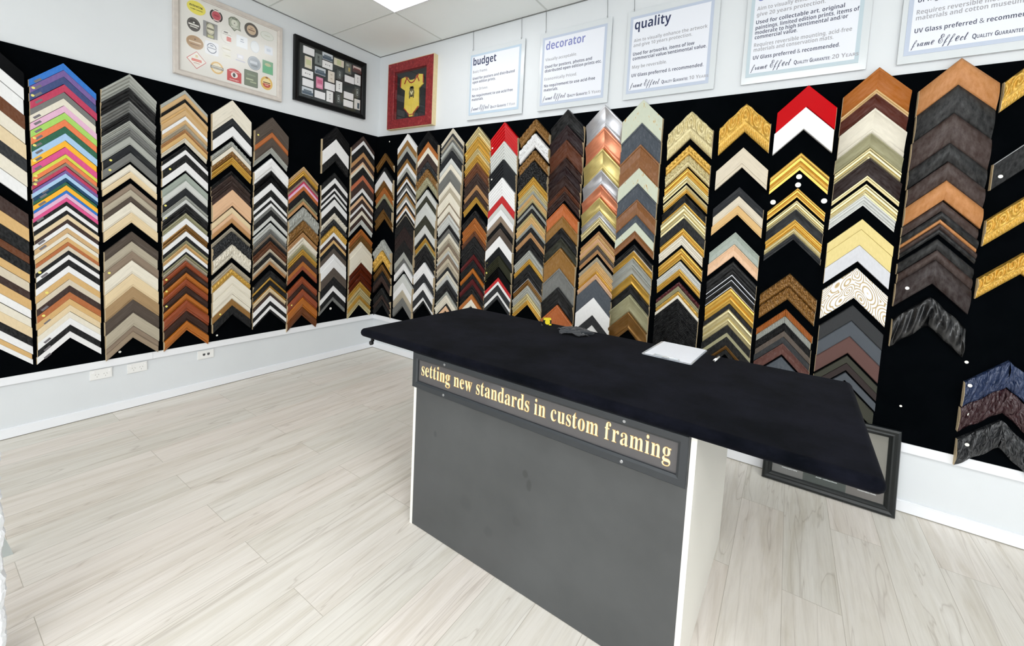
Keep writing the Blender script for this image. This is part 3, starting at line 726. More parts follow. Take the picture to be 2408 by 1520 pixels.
# bare hook-and-loop dots and pins left on the felt
def dot(w, s, z, r, label):
    e = MB(); e.disc((0, 0, 0), r, 0.0015, 16)
    o = e.build('adhesive_dot', DOT_W); o.matrix_world = wall_matrix(w, s, z)
    tag(o, label, 'adhesive dot', 'white adhesive dots on the felt')
dot('B', 4.087, 1.923, 0.0155, 'upper white adhesive dot directly under the worn gold sample')
dot('B', 4.086, 1.872, 0.0155, 'lower white adhesive dot directly above the bright gold sample peak')
dot('B', 3.961, 1.763, 0.0155, 'white adhesive dot at the column edge beside the charcoal sample column')
dot('B', 4.226, 1.773, 0.0155, 'white adhesive dot at the column edge beside the brown and silver column')
dot('B', 4.912, 0.922, 0.008, 'small white dot under the puckered black sample end')
dot('B', 4.677, 0.613, 0.006, 'small white dot low on bare felt above the leaning black frame')
dot('B', 0.214, 2.409, 0.008, 'tiny white dot high on felt in the room corner')
dot('L', -2.25, 0.449, 0.008, 'tiny white dot under the lowest taupe sample near the sockets')
dot('L', -1.627, 0.454, 0.008, 'tiny white dot low on felt beside the amber sample')
dot('L', -0.568, 0.545, 0.013, 'white dot under the lowest grey sample, second column from corner, socket wall')

# ------------------------------------------------------------------ frames on the walls
def frame_mesh(w, h, mw, prof, y0=0.0):
    """mitred picture frame, centred in x, bottom at z=0, facing -y; prof = (u 0..1, height) from outside to inside"""
    mb = MB()
    pr = [(0, 0.0)] + prof + [(1, 0.0)]
    cs = [(-w / 2, 0, 1, 1), (w / 2, 0, -1, 1), (w / 2, h, -1, -1), (-w / 2, h, 1, -1)]
    for i in range(4):
        a, b2 = cs[i], cs[(i + 1) % 4]
        v = []
        for c in (a, b2):
            for u, hh in pr: v.append((c[0] + c[2] * u * mw, y0 - hh, c[1] + c[3] * u * mw))
        P = len(pr)
        mb.add(v, [(k, P + k, P + k + 1, k + 1) for k in range(P - 1)] + [(P - 1, 2 * P - 1, P, 0)])
    return mb
def sheet(name, w0, w1, z0, z1, y, mat, parent, depth=0.003):
    e = MB(); e.box((w0, y, z0), (w1, y + depth, z1)); return e.build(name, mat, parent)
def ellipse(cx, cz, rx, rz, n=28, a0=0.0): return [(cx + rx * math.cos(2 * math.pi * i / n + a0), cz + rz * math.sin(2 * math.pi * i / n + a0)) for i in range(n)]
def rrect(cx, cz, w, h, r=0.008, n=4):
    p = []
    for qx, qz, a in ((1, -1, -90), (1, 1, 0), (-1, 1, 90), (-1, -1, 180)):
        for i in range(n + 1):
            t = math.radians(a + 90 * i / n)
            p.append((cx + qx * (w / 2 - r) + r * math.cos(t), cz + qz * (h / 2 - r) + r * math.sin(t)))
    return p
def flatc(rgb, rough=0.55): return plain('print_%d_%d_%d' % rgb, rgb, rough)

# pale framed board of beer mats on the left wall
fr = thing('framed_poster', (0.0, -1.512, 2.567), math.radians(90), 'pale wooden frame holding rows of beer mats behind glass', 'framed picture')
PALEWOOD = plain('pale_limed_wood', (206, 198, 190), 0.5, var=0.06, scale=25)
frame_mesh(0.812, 0.664, 0.042, [(0, 0.024), (0.1, 0.03), (0.7, 0.03), (0.85, 0.022), (1, 0.02)]).build('frame', PALEWOOD, fr)
sheet('mount_board', -0.372, 0.372, 0.036, 0.628, -0.012, plain('cream_mount', (232, 230, 224), 0.7), fr, 0.011)
sheet('glazing', -0.368, 0.368, 0.04, 0.624, -0.018, GLASS_SOFT, fr, 0.0015)
def mat_obj(layers, parent, name='beer_mat'):
    """layers: list of (outline points, colour) from bottom to top"""
    e = MB(); ms = []
    for i, (pts, col) in enumerate(layers):
        m = flatc(col)
        if m not in ms: ms.append(m)
        e.poly(pts, -0.0135 - 0.0004 * i, ms.index(m), 0.0012 if i == 0 else 0.0003)
    return e, ms
def bar(cx, cz, w, h): return [(cx - w / 2, cz - h / 2), (cx + w / 2, cz - h / 2), (cx + w / 2, cz + h / 2), (cx - w / 2, cz + h / 2)]
def mats_on_board():
    OX, OZ = -1.512, 2.567
    W, D = (236, 236, 228), (66, 60, 58)
    def loc(y, z): return y - OX, z - OZ
    items = []
    def add(y, z, layers, texts=()):
        e, ms = mat_obj(layers, fr)
        for (t, tx, tz, sz, col, wd) in texts:
            m = flatc(col)
            if m not in ms: ms.append(m)
            write(e, t, tx - wd / 2, tz, sz, y=-0.0135 - 0.0004 * len(layers) - 0.0002, bold=0.02, width=wd, mi=ms.index(m))
        e.build('beer_mat', ms, fr)
    x, z = loc(-1.766, 3.116)
    add(x, z, [(ellipse(x, z, .062, .05), (238, 226, 96))], [('DINCK', x, z + .004, .026, (70, 70, 20), .09), ('HARD LEMON', x, z - .018, .013, (90, 90, 30), .08)])
    x, z = loc(-1.63, 3.115)
    add(x, z, [(ellipse(x, z, .05, .053), W), (ellipse(x, z, .046, .049), (58, 38, 40)), (ellipse(x, z, .034, .036), W), (ellipse(x, z, .032, .034), (196, 84, 96)),
               (bar(x, z + .039, .05, .008), W), (bar(x, z - .039, .05, .007), (226, 200, 200)), (bar(x, z, .034, .012), (168, 58, 72))])
    x, z = loc(-1.497, 3.105)
    sh = [(x - .045, z + .03), (x - .028, z + .05), (x, z + .06), (x + .028, z + .05), (x + .045, z + .03), (x + .042, z - .012), (x + .05, z - .04), (x + .02, z - .036), (x, z - .058), (x - .02, z - .04), (x - .042, z - .02)]
    add(x, z, [(sh, (120, 126, 108)), ([(x + (p[0] - x) * .86, z + (p[1] - z) * .86) for p in sh], (176, 182, 164)), (ellipse(x, z + .008, .024, .026), (220, 222, 208)), (ellipse(x, z + .008, .004, .004), D), (bar(x, z + .042, .04, .008), (110, 116, 100)), (bar(x, z - .026, .05, .012), (216, 218, 206))])
    x, z = loc(-1.365, 3.111)
    add(x, z, [(ellipse(x, z, .056, .059), (120, 116, 108)), (ellipse(x, z, .052, .055), (84, 78, 74)), (ellipse(x, z, .037, .039), (202, 178, 150)), (bar(x, z - .002, .05, .008), (120, 90, 70)), (bar(x, z + .014, .02, .006), (140, 110, 90))])
    x, z = loc(-1.234, 3.113)
    add(x, z, [(ellipse(x, z, .056, .036), (200, 204, 188)), (ellipse(x, z, .053, .033), (228, 230, 222)), (bar(x, z, .05, .006), (206, 208, 190))])
    x, z = loc(-1.784, 2.982)
    add(x, z, [(ellipse(x, z, .047, .056), W), (ellipse(x, z, .044, .052), (84, 80, 78)), (ellipse(x, z, .035, .042), (116, 110, 106)), (ellipse(x, z, .033, .04), (74, 70, 66)), (bar(x, z - .002, .07, .012), (226, 224, 216)), (bar(x, z - .019, .05, .009), (216, 214, 204)), (ellipse(x, z + .014, .006, .006), W)])
    x, z = loc(-1.671, 2.985)
    add(x, z, [(bar(x, z, .1, .12), (150, 150, 150)), (bar(x, z - .006, .056, .118), (126, 124, 108)), (ellipse(x, z + .008, .027, .042), (216, 214, 190)), (ellipse(x, z + .008, .023, .037), (150, 148, 124)), (ellipse(x, z + .008, .021, .034), (222, 218, 196)), (bar(x, z + .008, .05, .014), (120, 118, 100)), (bar(x, z - .05, .04, .02), (190, 190, 140))])
    x, z = loc(-1.553, 2.983)
    add(x, z, [(ellipse(x, z, .044, .056), (214, 212, 204)), (ellipse(x, z, .042, .053), (234, 232, 226)), (bar(x - .008, z + .03, .03, .01), (120, 116, 112)), (bar(x, z + .014, .066, .004), (170, 166, 160)), (rrect(x + .014, z - .018, .034, .036, .006), (214, 120, 112))])
    x, z = loc(-1.438, 2.982)
    add(x, z, [(bar(x, z, .086, .096), (240, 244, 248)), (bar(x, z + .02, .02, .008), (170, 176, 190)), (bar(x, z + .002, .03, .006), (170, 176, 190))])
    x, z = loc(-1.335, 2.981)
    add(x, z, [(ellipse(x, z, .036, .05), (214, 220, 226)), (ellipse(x, z, .033, .046), (234, 238, 240))])
    x, z = loc(-1.776, 2.848)
    add(x, z, [(ellipse(x, z, .058, .052), (206, 180, 150)), (ellipse(x, z, .055, .049), (178, 146, 110)), (bar(x, z + .002, .08, .01), (226, 208, 186)), (bar(x, z - .018, .06, .005), (120, 90, 62)), (ellipse(x, z + .024, .005, .005), (100, 70, 50))])
    x, z = loc(-1.662, 2.845)
    add(x, z, [(rrect(x, z, .096, .104, .012), (238, 240, 244)), (ellipse(x, z, .035, .04), (110, 120, 140)), (ellipse(x, z, .029, .034), (236, 238, 242)), (bar(x, z, .076, .016), (238, 240, 244)), (bar(x, z, .066, .006), (130, 138, 156)), (bar(x, z + .02, .022, .01), (150, 158, 176))])
    x, z = loc(-1.557, 2.857)
    add(x, z, [(ellipse(x, z + .022, .038, .034), (226, 224, 214)), (ellipse(x, z + .022, .034, .03), (236, 234, 226)), (bar(x, z + .022, .06, .008), (206, 200, 180)), (bar(x + .004, z - .03, .06, .04), (234, 232, 220)), (bar(x + .01, z - .03, .04, .006), (208, 204, 186))])
    x, z = loc(-1.451, 2.844)
    add(x, z, [(bar(x, z + .01, .05, .036), (226, 226, 232)), (bar(x, z + .01, .034, .02), (240, 240, 244)), (bar(x, z - .024, .074, .012), (208, 208, 216))])
    x, z = loc(-1.221, 2.993)
    add(x, z, [(bar(x, z, .07, .07), (230, 234, 240)), (bar(x, z, .034, .024), (206, 214, 226))])
    x, z = loc(-1.766, 2.715)
    dm = lambda k: [(x - .066 * k, z + .0 * k), (x, z - .068 * k), (x + .066 * k, z), (x, z + .068 * k)]
    add(x, z, [(dm(1), (206, 84, 84)), (dm(.93), (240, 236, 228)), (bar(x, z - .002, .066, .018), (226, 96, 80)), (bar(x, z - .024, .04, .005), (200, 160, 150)), (bar(x, z + .03, .016, .02), (226, 208, 170))], [('COOPERS', x, z - .007, .013, (244, 220, 210), .058)])
    x, z = loc(-1.625, 2.703)
    add(x, z, [(ellipse(x, z, .05, .053), (236, 232, 222)), (ellipse(x, z, .046, .049), (226, 190, 124)), (ellipse(x, z, .034, .036), (240, 230, 206)), (bar(x, z, .092, .024), (96, 94, 88)), (bar(x, z, .08, .018), (212, 208, 196))], [('Carlsburg', x, z - .005, .014, (80, 78, 74), .07)])
    x, z = loc(-1.497, 2.686)
    add(x, z, [([(x - .054, z - .055), (x + .054, z - .055), (x + .054, z + .03), (x + .03, z + .047), (x, z + .054), (x - .03, z + .047), (x - .054, z + .03)], (200, 70, 72)), (ellipse(x, z + .0, .026, .023), (244, 236, 232)), (ellipse(x - .002, z, .011, .017), (70, 60, 60))],
        [('MOUNTAIN\u2019S', x, z + .026, .013, (250, 226, 222), .08), ('EXPORT', x, z - .046, .016, (250, 232, 230), .07)])
    x, z = loc(-1.365, 2.699)
    add(x, z, [(rrect(x, z, .11, .134, .006), (88, 96, 84)), (rrect(x, z, .104, .128, .006), (120, 130, 112)), (bar(x - .012, z - .008, .06, .012), (186, 194, 164)), (bar(x + .016, z - .028, .05, .01), (176, 184, 154)), (bar(x, z + .03, .07, .014), (140, 152, 130))])
    x, z = loc(-1.34, 2.839)
    add(x, z, [(ellipse(x, z, .053, .058), (150, 156, 164)), (ellipse(x, z, .049, .054), (192, 200, 208)), (ellipse(x, z, .044, .049), (166, 174, 182)), (bar(x - .006, z + .004, .06, .022), (208, 214, 220)), (bar(x, z - .024, .05, .012), (140, 146, 152))])
    x, z = loc(-1.227, 2.841)
    add(x, z, [(bar(x, z, .09, .112), (134, 178, 146)), (bar(x, z - .02, .08, .06), (108, 182, 138)), (ellipse(x, z + .022, .026, .014), (196, 200, 160))])
    x, z = loc(-1.236, 2.7)
    add(x, z, [(ellipse(x, z, .051, .058), (226, 186, 98)), (ellipse(x, z, .036, .041), (240, 222, 164)), ([(x + .034 * math.cos(math.pi + math.pi * i / 12), z - .006 + .034 * math.sin(math.pi + math.pi * i / 12)) for i in range(13)], (190, 76, 56)), (bar(x, z + .004, .06, .009), (120, 70, 40)), (bar(x, z - .018, .03, .006), (240, 200, 190)), (ellipse(x, z + .048, .012, .008), (150, 100, 50))])
mats_on_board()

# black frame of cassettes
fr2 = thing('framed_cassettes', (0.0, -0.6, 2.626), math.radians(90), 'black frame of white and coloured audio cassettes behind glass', 'framed picture')
BLACKLAC = plain('black_lacquer', (4, 6, 8), 0.4)
BLACKLAC.node_tree.nodes['Principled BSDF'].inputs['Specular IOR Level'].default_value = 0.2
frame_mesh(0.79, 0.602, 0.05, [(0, 0.034), (0.12, 0.04), (0.6, 0.03), (0.7, 0.034), (1, 0.024)]).build('frame', BLACKLAC, fr2)
sheet('backing_board', -0.35, 0.35, 0.044, 0.558, -0.008, plain('dark_grey_mount', (42, 48, 48), 0.7), fr2, 0.007)
sheet('glazing', -0.347, 0.347, 0.047, 0.555, -0.021, GLASS, fr2, 0.0015)
def cassettes():
    OX, OZ = -0.6, 2.626
    def base(kind, x, z):
        e = MB(); v = kind[0] == 'V'
        w, h = (0.069, 0.108) if v else (0.11, 0.069)
        col = {'W': (238, 238, 240), 'C': (240, 240, 240), 'S': (206, 212, 218), 'G': (120, 128, 126), 'D': (64, 70, 68), 'P': (224, 140, 172), 'K': (224, 218, 196), 'M': (112, 114, 104), 'R': (84, 54, 52), 'F': (224, 222, 216), 'Y': (226, 218, 206)}[kind[1]]
        ms = [flatc(col)]
        def layer(pts, c, k):
            m = flatc(c)
            if m not in ms: ms.append(m)
            e.poly(pts, -0.0172 - 0.0004 * k, ms.index(m), 0.0003)
        e.poly(rrect(x, z, w, h, 0.003), -0.017, 0, 0.0085)
        R = (lambda dx, dz, ww, hh: bar(x + dz, z + dx, hh, ww)) if v else (lambda dx, dz, ww, hh: bar(x + dx, z + dz, ww, hh))
        E = (lambda dx, r: ellipse(x, z + dx, r, r, 12)) if v else (lambda dx, r: ellipse(x + dx, z, r, r, 12))
        t = kind[1]
        if t == 'C':
            layer(E(-.021, .005), (40, 40, 44), 1); layer(E(.021, .005), (40, 40, 44), 1); layer(R(0, 0, .018, .003), (60, 60, 64), 1)
        elif t == 'S':
            layer(R(0, -.018, w, .026), (70, 88, 104), 1); layer(R(0, .004, .08, .016), (90, 104, 116), 1)
        elif t in 'GD':
            layer(R(0, 0, .07, .022), (150, 156, 154) if t == 'D' else (90, 98, 98), 1); layer(E(-.021, .007), (40, 44, 46), 2); layer(E(.021, .007), (40, 44, 46), 2)
        elif t == 'P': layer(R(.012, 0, .036, .05), (200, 96, 132), 1); layer(R(-.03, 0, .02, .05), (238, 170, 196), 1)
        elif t == 'K': layer(R(0, 0, .05, .05), (200, 204, 160), 1); layer(R(.036, 0, .014, .05), (226, 206, 196), 1)
        elif t == 'M': layer(R(-.01, .008, .04, .02), (190, 170, 96), 1); layer(R(.03, -.01, .02, .03), (160, 164, 160), 1)
        elif t == 'R': layer(R(0, .014, .094, .03), (214, 196, 190), 1); layer(R(0, .004, .08, .012), (120, 48, 46), 2)
        elif t == 'F': layer(R(-.012, .012, .06, .026), (70, 86, 96), 1)
        elif t == 'Y': layer(R(.02, 0, .012, .02), (190, 178, 160), 1); layer(R(-.02, 0, .012, .02), (190, 178, 160), 1)
        e.build('cassette', ms, fr2)
    for k, y, z in (('HW', -.849, 3.126), ('HW', -.853, 2.821), ('HW', -.728, 2.742), ('HW', -.624, 2.856), ('HW', -.4, 2.997), ('HW', -.405, 2.826), ('HW', -.408, 2.742), ('HK', -.526, 3.128),
                    ('HC', -.859, 2.907), ('HC', -.653, 3.06), ('VC', -.622, 2.756), ('VC', -.519, 2.888), ('VC', -.301, 3.023), ('HS', -.653, 3.141), ('HS', -.728, 2.974), ('HS', -.857, 2.741),
                    ('VG', -.751, 3.082), ('VD', -.516, 3.007), ('VD', -.525, 2.764), ('VD', -.303, 2.891), ('VK', -.852, 3.017), ('VY', -.609, 2.959), ('VP', -.734, 2.858), ('VM', -.416, 3.107), ('VF', -.299, 2.765), ('HR', -.313, 3.129)):
        base(k, y - OX, z - OZ)
cassettes()

# red frame with the baby bodysuit
fr3 = thing('framed_bodysuit', (0.562, 0.0, 2.531), 0, 'distressed red box frame with a yellow baby bodysuit behind glass', 'framed picture')
def red_wood():
    m, nt, bs = new_mat('distressed_red_paint')
    n = noise(nt, mapping(nt, coord(nt), (1, 1, 1)), 38, 5, 0.7, 0.4)
    nt.links.new(ramp(nt, n, [(0.3, lin((104, 20, 26))), (0.55, lin((140, 30, 36))), (0.74, lin((176, 92, 84)))]), bs.inputs['Base Color'])
    bs.inputs['Roughness'].default_value = 0.5
    return m
def red_frame():
    mb = frame_mesh(0.69, 0.702, 0.098, [(0, 0.055), (0.04, 0.06), (0.96, 0.06), (1, 0.055)])
    o = mb.build('frame', red_wood(), fr3)
    e = MB()
    w, h = 0.345, 0.702
    e.box((w, -0.056, 0.0), (w + 0.004, 0, h)); e.box((-w - 0.004, -0.056, 0.0), (-w, 0, h)); e.box((-w - 0.004, -0.056, -0.004), (w + 0.004, 0, 0)); e.box((-w - 0.004, -0.056, h), (w + 0.004, 0, h + 0.004))
    e.build('box_side', plain('pale_pine', (222, 202, 158), 0.6, var=0.06, scale=40), fr3)
    sheet('backing_board', -0.25, 0.25, 0.096, 0.606, -0.012, plain('black_mount', (34, 38, 40), 0.8), fr3, 0.011)
    sheet('glazing', -0.247, 0.247, 0.098, 0.604, -0.048, GLASS, fr3, 0.0015)
red_frame()
def bodysuit():
    half = [(0, 0.50), (0.045, 0.505), (0.065, 0.535), (0.10, 0.548), (0.165, 0.535), (0.172, 0.44), (0.13, 0.415), (0.105, 0.40), (0.108, 0.30), (0.112, 0.21), (0.07, 0.178), (0.04, 0.15), (0.032, 0.118), (0, 0.116)]
    pts = half + [(-x, z) for x, z in half[::-1][1:-1]]
    ox = 0.006
    pts = [(x + ox, z) for x, z in pts]
    e = MB(); e.poly(pts[::-1], -0.03, 0, 0.012)
    o = e.build('bodysuit', plain('yellow_cotton', (226, 202, 84), 0.8, var=0.06, scale=18), fr3)
    red = plain('red_binding', (170, 52, 40), 0.7)
    e = MB()
    def strip(ps, r=0.006): e.tube([(x + ox, -0.0315, z) for x, z in ps], r, 6)
    strip([(-0.1, 0.545), (-0.062, 0.51), (-0.03, 0.478), (0, 0.47), (0.03, 0.478), (0.062, 0.51), (0.1, 0.545)])
    strip([(-0.112, 0.47), (-0.085, 0.52), (-0.065, 0.537)]); strip([(0.112, 0.47), (0.085, 0.52), (0.065, 0.537)])
    strip([(0.171, 0.53), (0.174, 0.445)]); strip([(-0.171, 0.53), (-0.174, 0.445)])
    strip([(0.112, 0.212), (0.07, 0.176), (0.04, 0.15), (0.034, 0.12)]); strip([(-0.112, 0.212), (-0.07, 0.176), (-0.04, 0.15), (-0.034, 0.12)])
    strip([(-0.04, 0.142), (0, 0.136), (0.04, 0.142)], 0.004)
    e.build('binding', red, o)['label'] = 'red bound edges'
    e = MB(); ms = [flatc((70, 66, 52)), flatc((228, 222, 180)), flatc((120, 112, 70))]
    cx, cz = ox, 0.365
    e.poly(ellipse(cx, cz + 0.045, 0.034, 0.016), -0.0308, 0, 0.0006)
    e.poly(bar(cx, cz + 0.058, 0.05, 0.02), -0.0308, 0, 0.0006)
    e.poly(ellipse(cx, cz, 0.042, 0.045), -0.0306, 2, 0.0005)
    e.poly([(cx - 0.026, cz + 0.014), (cx, cz - 0.024), (cx + 0.026, cz + 0.014), (cx + 0.012, cz + 0.02), (cx, cz), (cx - 0.012, cz + 0.02)], -0.031, 1, 0.0005)
    for sx in (-1, 1): e.poly(bar(cx + sx * 0.03, cz - 0.042, 0.014, 0.03), -0.0309, 0, 0.0005)
    e.poly(ellipse(cx, cz - 0.034, 0.02, 0.01), -0.0309, 0, 0.0005)
    e.build('chest_print', ms, o)['label'] = 'small dark printed motif'
bodysuit()

# ------------------------------------------------------------------ hanging price-guide signs
NAVY = flatc((30, 42, 82)); GREYT = flatc((164, 164, 170)); DARKT = flatc((74, 79, 100)); PALEB = flatc((206, 216, 232)); MIDB = flatc((128, 134, 190))
ACRYL = plain('clear_white_acrylic', (216, 221, 224), 0.15)
BODY = 0.049
def sign(x0, head, hcol, lines, years, label, border=(190, 200, 218)):
    """x0 = outer edge; sign face 0.64 m square hung on two wires; lines = (text, baseline height, dark?, width)"""
    zb = 2.533
    r = thing('hanging_sign', (x0 + 0.32, 0.0, zb), 0, label, 'sign', 'white hanging service signs')
    e = MB(); e.box((-0.32, -0.018, 0), (0.32, -0.012, 0.65)); e.build('acrylic_panel', ACRYL, r)
    e = MB(); e.box((-0.297, -0.0196, 0.042), (0.283, -0.0182, 0.608)); e.build('insert_border', flatc(border), r)
    e = MB(); e.box((-0.277, -0.0204, 0.064), (0.263, -0.0197, 0.588)); e.build('insert_sheet', PAPER, r)
    yy = -0.0207; lx = -0.262
    e = MB(); write(e, bold_sans(head[0]), lx, head[1] - zb, head[2] * 1.36, yy, fn=MATHF, width=head[3]); e.build('heading', hcol, r)
    for t, z, dark, w in lines:
        e = MB(); write(e, bold_sans(t), lx, z - zb, BODY, yy, fn=MATHF, width=w, mi=1 if dark else 0)
        e.build('text_line', [GREYT, DARKT], r)
    e = MB(); z = 2.617 - zb
    for word, x, wd, sz in (('frame', lx - 0.008, 0.092, 0.084), ('Effect', lx + 0.1, 0.112, 0.096)):
        st = ''.join(SCRIPT.get(c, c) for c in word)
        for ox, oz, oy in ((0, 0, 0), (0.0011, 0.0004, -0.00005), (0.0004, 0.001, -0.0001)): write(e, st, x + ox, z + oz, sz, yy + oy, fn=MATHF, width=wd)
    e.build('logo', DARKT, r)
    e = MB(); x = lx + 0.228
    def caps(t, x, wd_target, mi):
        runs = []
        for w in t.split(' '): runs.append((w[0], 0.05)); runs.append((w[1:], 0.037)); runs.append((' ', 0))
        tot = 0
        for q, s in runs:
            if q.strip():
                _, _, a, c = glyphs(bold_sans(q), MATHF, 0.0); tot += (c - a) * s + 0.002
            else: tot += 0.009
        k = wd_target / tot
        for q, s in runs:
            if not q.strip(): x += 0.009 * k; continue
            x = write(e, bold_sans(q), x, z, s, yy, fn=MATHF, sx=k, mi=mi) + 0.002 * k
        return x
    x = caps('QUALITY GUARANTEE:', x, 0.19, 1)
    if years:
        q = years.split(' ')
        x = write(e, bold_sans(q[0]), x, z, 0.052, yy, fn=MATHF, mi=0, sx=0.9) + 0.01
        x = write(e, bold_sans(q[1][0]), x, z, 0.05, yy, fn=MATHF, mi=0) + 0.002
        write(e, bold_sans(q[1][1:]), x, z, 0.037, yy, fn=MATHF, mi=0)
    e.build('guarantee_text', [GREYT, DARKT], r)
    for sx in (-0.29, 0.262):
        e = MB()
        e.tube([(sx, -0.006, ZC - zb), (sx + 0.012, -0.009, 0.66), (sx + 0.014, -0.02, 0.648), (sx + 0.016, -0.0225, 0.652), (sx + 0.012, -0.0215, 0.664)], 0.0016, 5)
        e.build('hanging_wire', STEEL, r)
SCRIPT = {'f': '\U0001D4BB', 'r': '\U0001D4C7', 'a': '\U0001D4B6', 'm': '\U0001D4C2', 'e': '\u212F', 'E': '\u2130', 'c': '\U0001D4B8', 't': '\U0001D4C9'}
sign(1.345, ('budget', 3.04, 0.105, 0.272), NAVY, [('Basic frame.', 2.968, 0, 0.175), ('Used for posters and distributed', 2.906, 1, 0.485), ('open edition prints.', 2.871, 1, 0.275), ('Price Driven.', 2.804, 0, 0.19), ('No requirement to use acid-free', 2.743, 1, 0.475), ('materials.', 2.708, 1, 0.14)], '1 YEAR',
     'white hanging sign headed budget, nearest the room corner', (188, 206, 222))
sign(2.145, ('decorator', 3.036, 0.1, 0.362), MIDB, [('Visually acceptable.', 2.943, 0, 0.295), ('Used for posters, photos and', 2.884, 1, 0.43), ('distributed open edition prints etc.', 2.849, 1, 0.515), ('Economically Priced.', 2.782, 0, 0.305), ('No requirement to use acid-free', 2.725, 1, 0.468), ('materials.', 2.69, 1, 0.137)], '5 YEARS',
     'white hanging sign headed decorator in pale purple letters')
sign(2.91, ('quality', 3.043, 0.104, 0.262), NAVY, [('Aim to visually enhance the artwork', 2.951, 0, 0.512), ('and give 10 years protection.', 2.916, 0, 0.415), ('Used for artworks, items of low', 2.853, 1, 0.435), ('commercial value/sentimental value.', 2.819, 1, 0.516), ('May be reversible.', 2.757, 0, 0.255), ('UV Glass preferred & recommended.', 2.695, 1, 0.505)], '10 YEARS',
     'white hanging sign headed quality above the silver scooped sample')
sign(3.715, ('conservation', 3.05, 0.1, 0.47), MIDB, [('Aim to visually enhance the artwork and', 2.992, 0, 0.535), ('give 20 years protection.', 2.955, 0, 0.36), ('Used for collectable art, original', 2.907, 1, 0.455), ('paintings, limited edition prints, items of', 2.873, 1, 0.525), ('moderate to high sentimental and/or', 2.842, 1, 0.475), ('commercial value.', 2.813, 1, 0.23), ('Requires reversible mounting, acid-free', 2.764, 0, 0.5), ('materials and conservation mats.', 2.734, 0, 0.415), ('UV Glass preferred & recommended.', 2.684, 1, 0.45)], '20 YEARS',
     'white hanging sign promising twenty years, above the glossy red sample', (190, 206, 214))
sign(4.49, ('museum', 3.05, 0.1, 0.32), MIDB, [('of high value.', 2.853, 1, 0.2), ('Requires reversible mounting, acid-free', 2.79, 0, 0.515), ('materials and cotton museum mats.', 2.759, 0, 0.475), ('UV Glass preferred & recommended.', 2.691, 1, 0.465)], '',
     'white hanging sign cut by the picture edge, above the tan leathery sample')

# ------------------------------------------------------------------ wall sockets
def socket(y, z, label, data=False):
    r = thing('data_outlet' if data else 'power_socket', (0.0, y, z), math.radians(90), label, 'wall socket', None if data else 'double power sockets below the felt board')
    e = MB(); e.box((-0.058, -0.007, 0), (0.058, 0, 0.072)); e.box((-0.055, -0.009, 0.003), (0.055, -0.007, 0.069)); e.build('face_plate', PLASTIC, r)
    dk = plain('socket_slot', (158, 156, 152), 0.6)
    if data:
        for sx in (-0.014, 0.018):
            e = MB(); e.box((sx - 0.009, -0.0098, 0.03), (sx + 0.009, -0.0089, 0.046)); e.box((sx - 0.004, -0.0098, 0.026), (sx + 0.004, -0.0089, 0.03)); e.build('jack', plain('jack_dark', (70, 70, 72), 0.5), r)
        return
    for sx in (-0.022, 0.022):
        e = MB(); cz = 0.028
        for dx, dz, a in ((-0.008, 0.008, 30), (0.008, 0.008, -30), (0, -0.008, 0)):
            rt = Matrix.Translation((sx + dx, 0, cz + dz)) @ Matrix.Rotation(math.radians(a), 4, 'Y')
            e.box((-0.0012, -0.0098, -0.004), (0.0012, -0.0089, 0.004), rot=rt)
        e.build('pin_slots', dk, r)
        e = MB(); e.box((sx * 1.9 - 0.007, -0.0125, 0.05), (sx * 1.9 + 0.007, -0.009, 0.062)); e.build('rocker_switch', plain('switch_white', (252, 252, 252), 0.2), r)
socket(-2.35, 0.272, 'white double power socket under the taupe column, farther from the room corner')
socket(-2.151, 0.269, 'white double power socket nearer the room corner, beside the rail joint')
socket(-1.707, 0.268, 'white data outlet with two dark jacks below the black felt', True)

# ------------------------------------------------------------------ ceiling lights
def troffer(x, y, label, k=1.0):
    r = thing('ceiling_light', (x, y, ZC), 0, label, 'ceiling light', 'flat ceiling light panels')
    e = MB()
    w, h, t = 0.61, 0.306, 0.012
    for a, bb in (((-w, -h), (w, -h + t)), ((-w, h - t), (w, h)), ((-w, -h + t), (-w + t, h - t)), ((w - t, -h + t), (w, h - t))):
        e.box((a[0], a[1], -0.008), (bb[0], bb[1], -0.002))
    e.build('frame', WHITE_GLOSS, r)
    key = 'light_diffuser' if k == 1.0 else 'dimmer_light_diffuser'
    m = MATS.get(key)
    if not m:
        m, nt, bs = new_mat(key); MATS[key] = m
        bs.inputs['Base Color'].default_value = (0.9, 0.9, 0.9, 1)
        bs.inputs['Emission Color'].default_value = (0.985, 0.995, 1.0, 1)
        bs.inputs['Emission Strength'].default_value = LIGHT_STRENGTH * k
    e = MB(); e.box((-w + t, -h + t, -0.006), (w - t, h - t, -0.003)); e.build('diffuser', m, r)
troffer(1.576, -0.918, 'bright white ceiling light panel cut by the top of the picture', 0.42)
for x, y in ((4.016, -2.754), (6.456, -2.754), (4.016, -4.59), (6.456, -4.59)):  # unseen panels, added to light the room
    troffer(x, y, 'added white ceiling light panel over the shop floor, out of view')

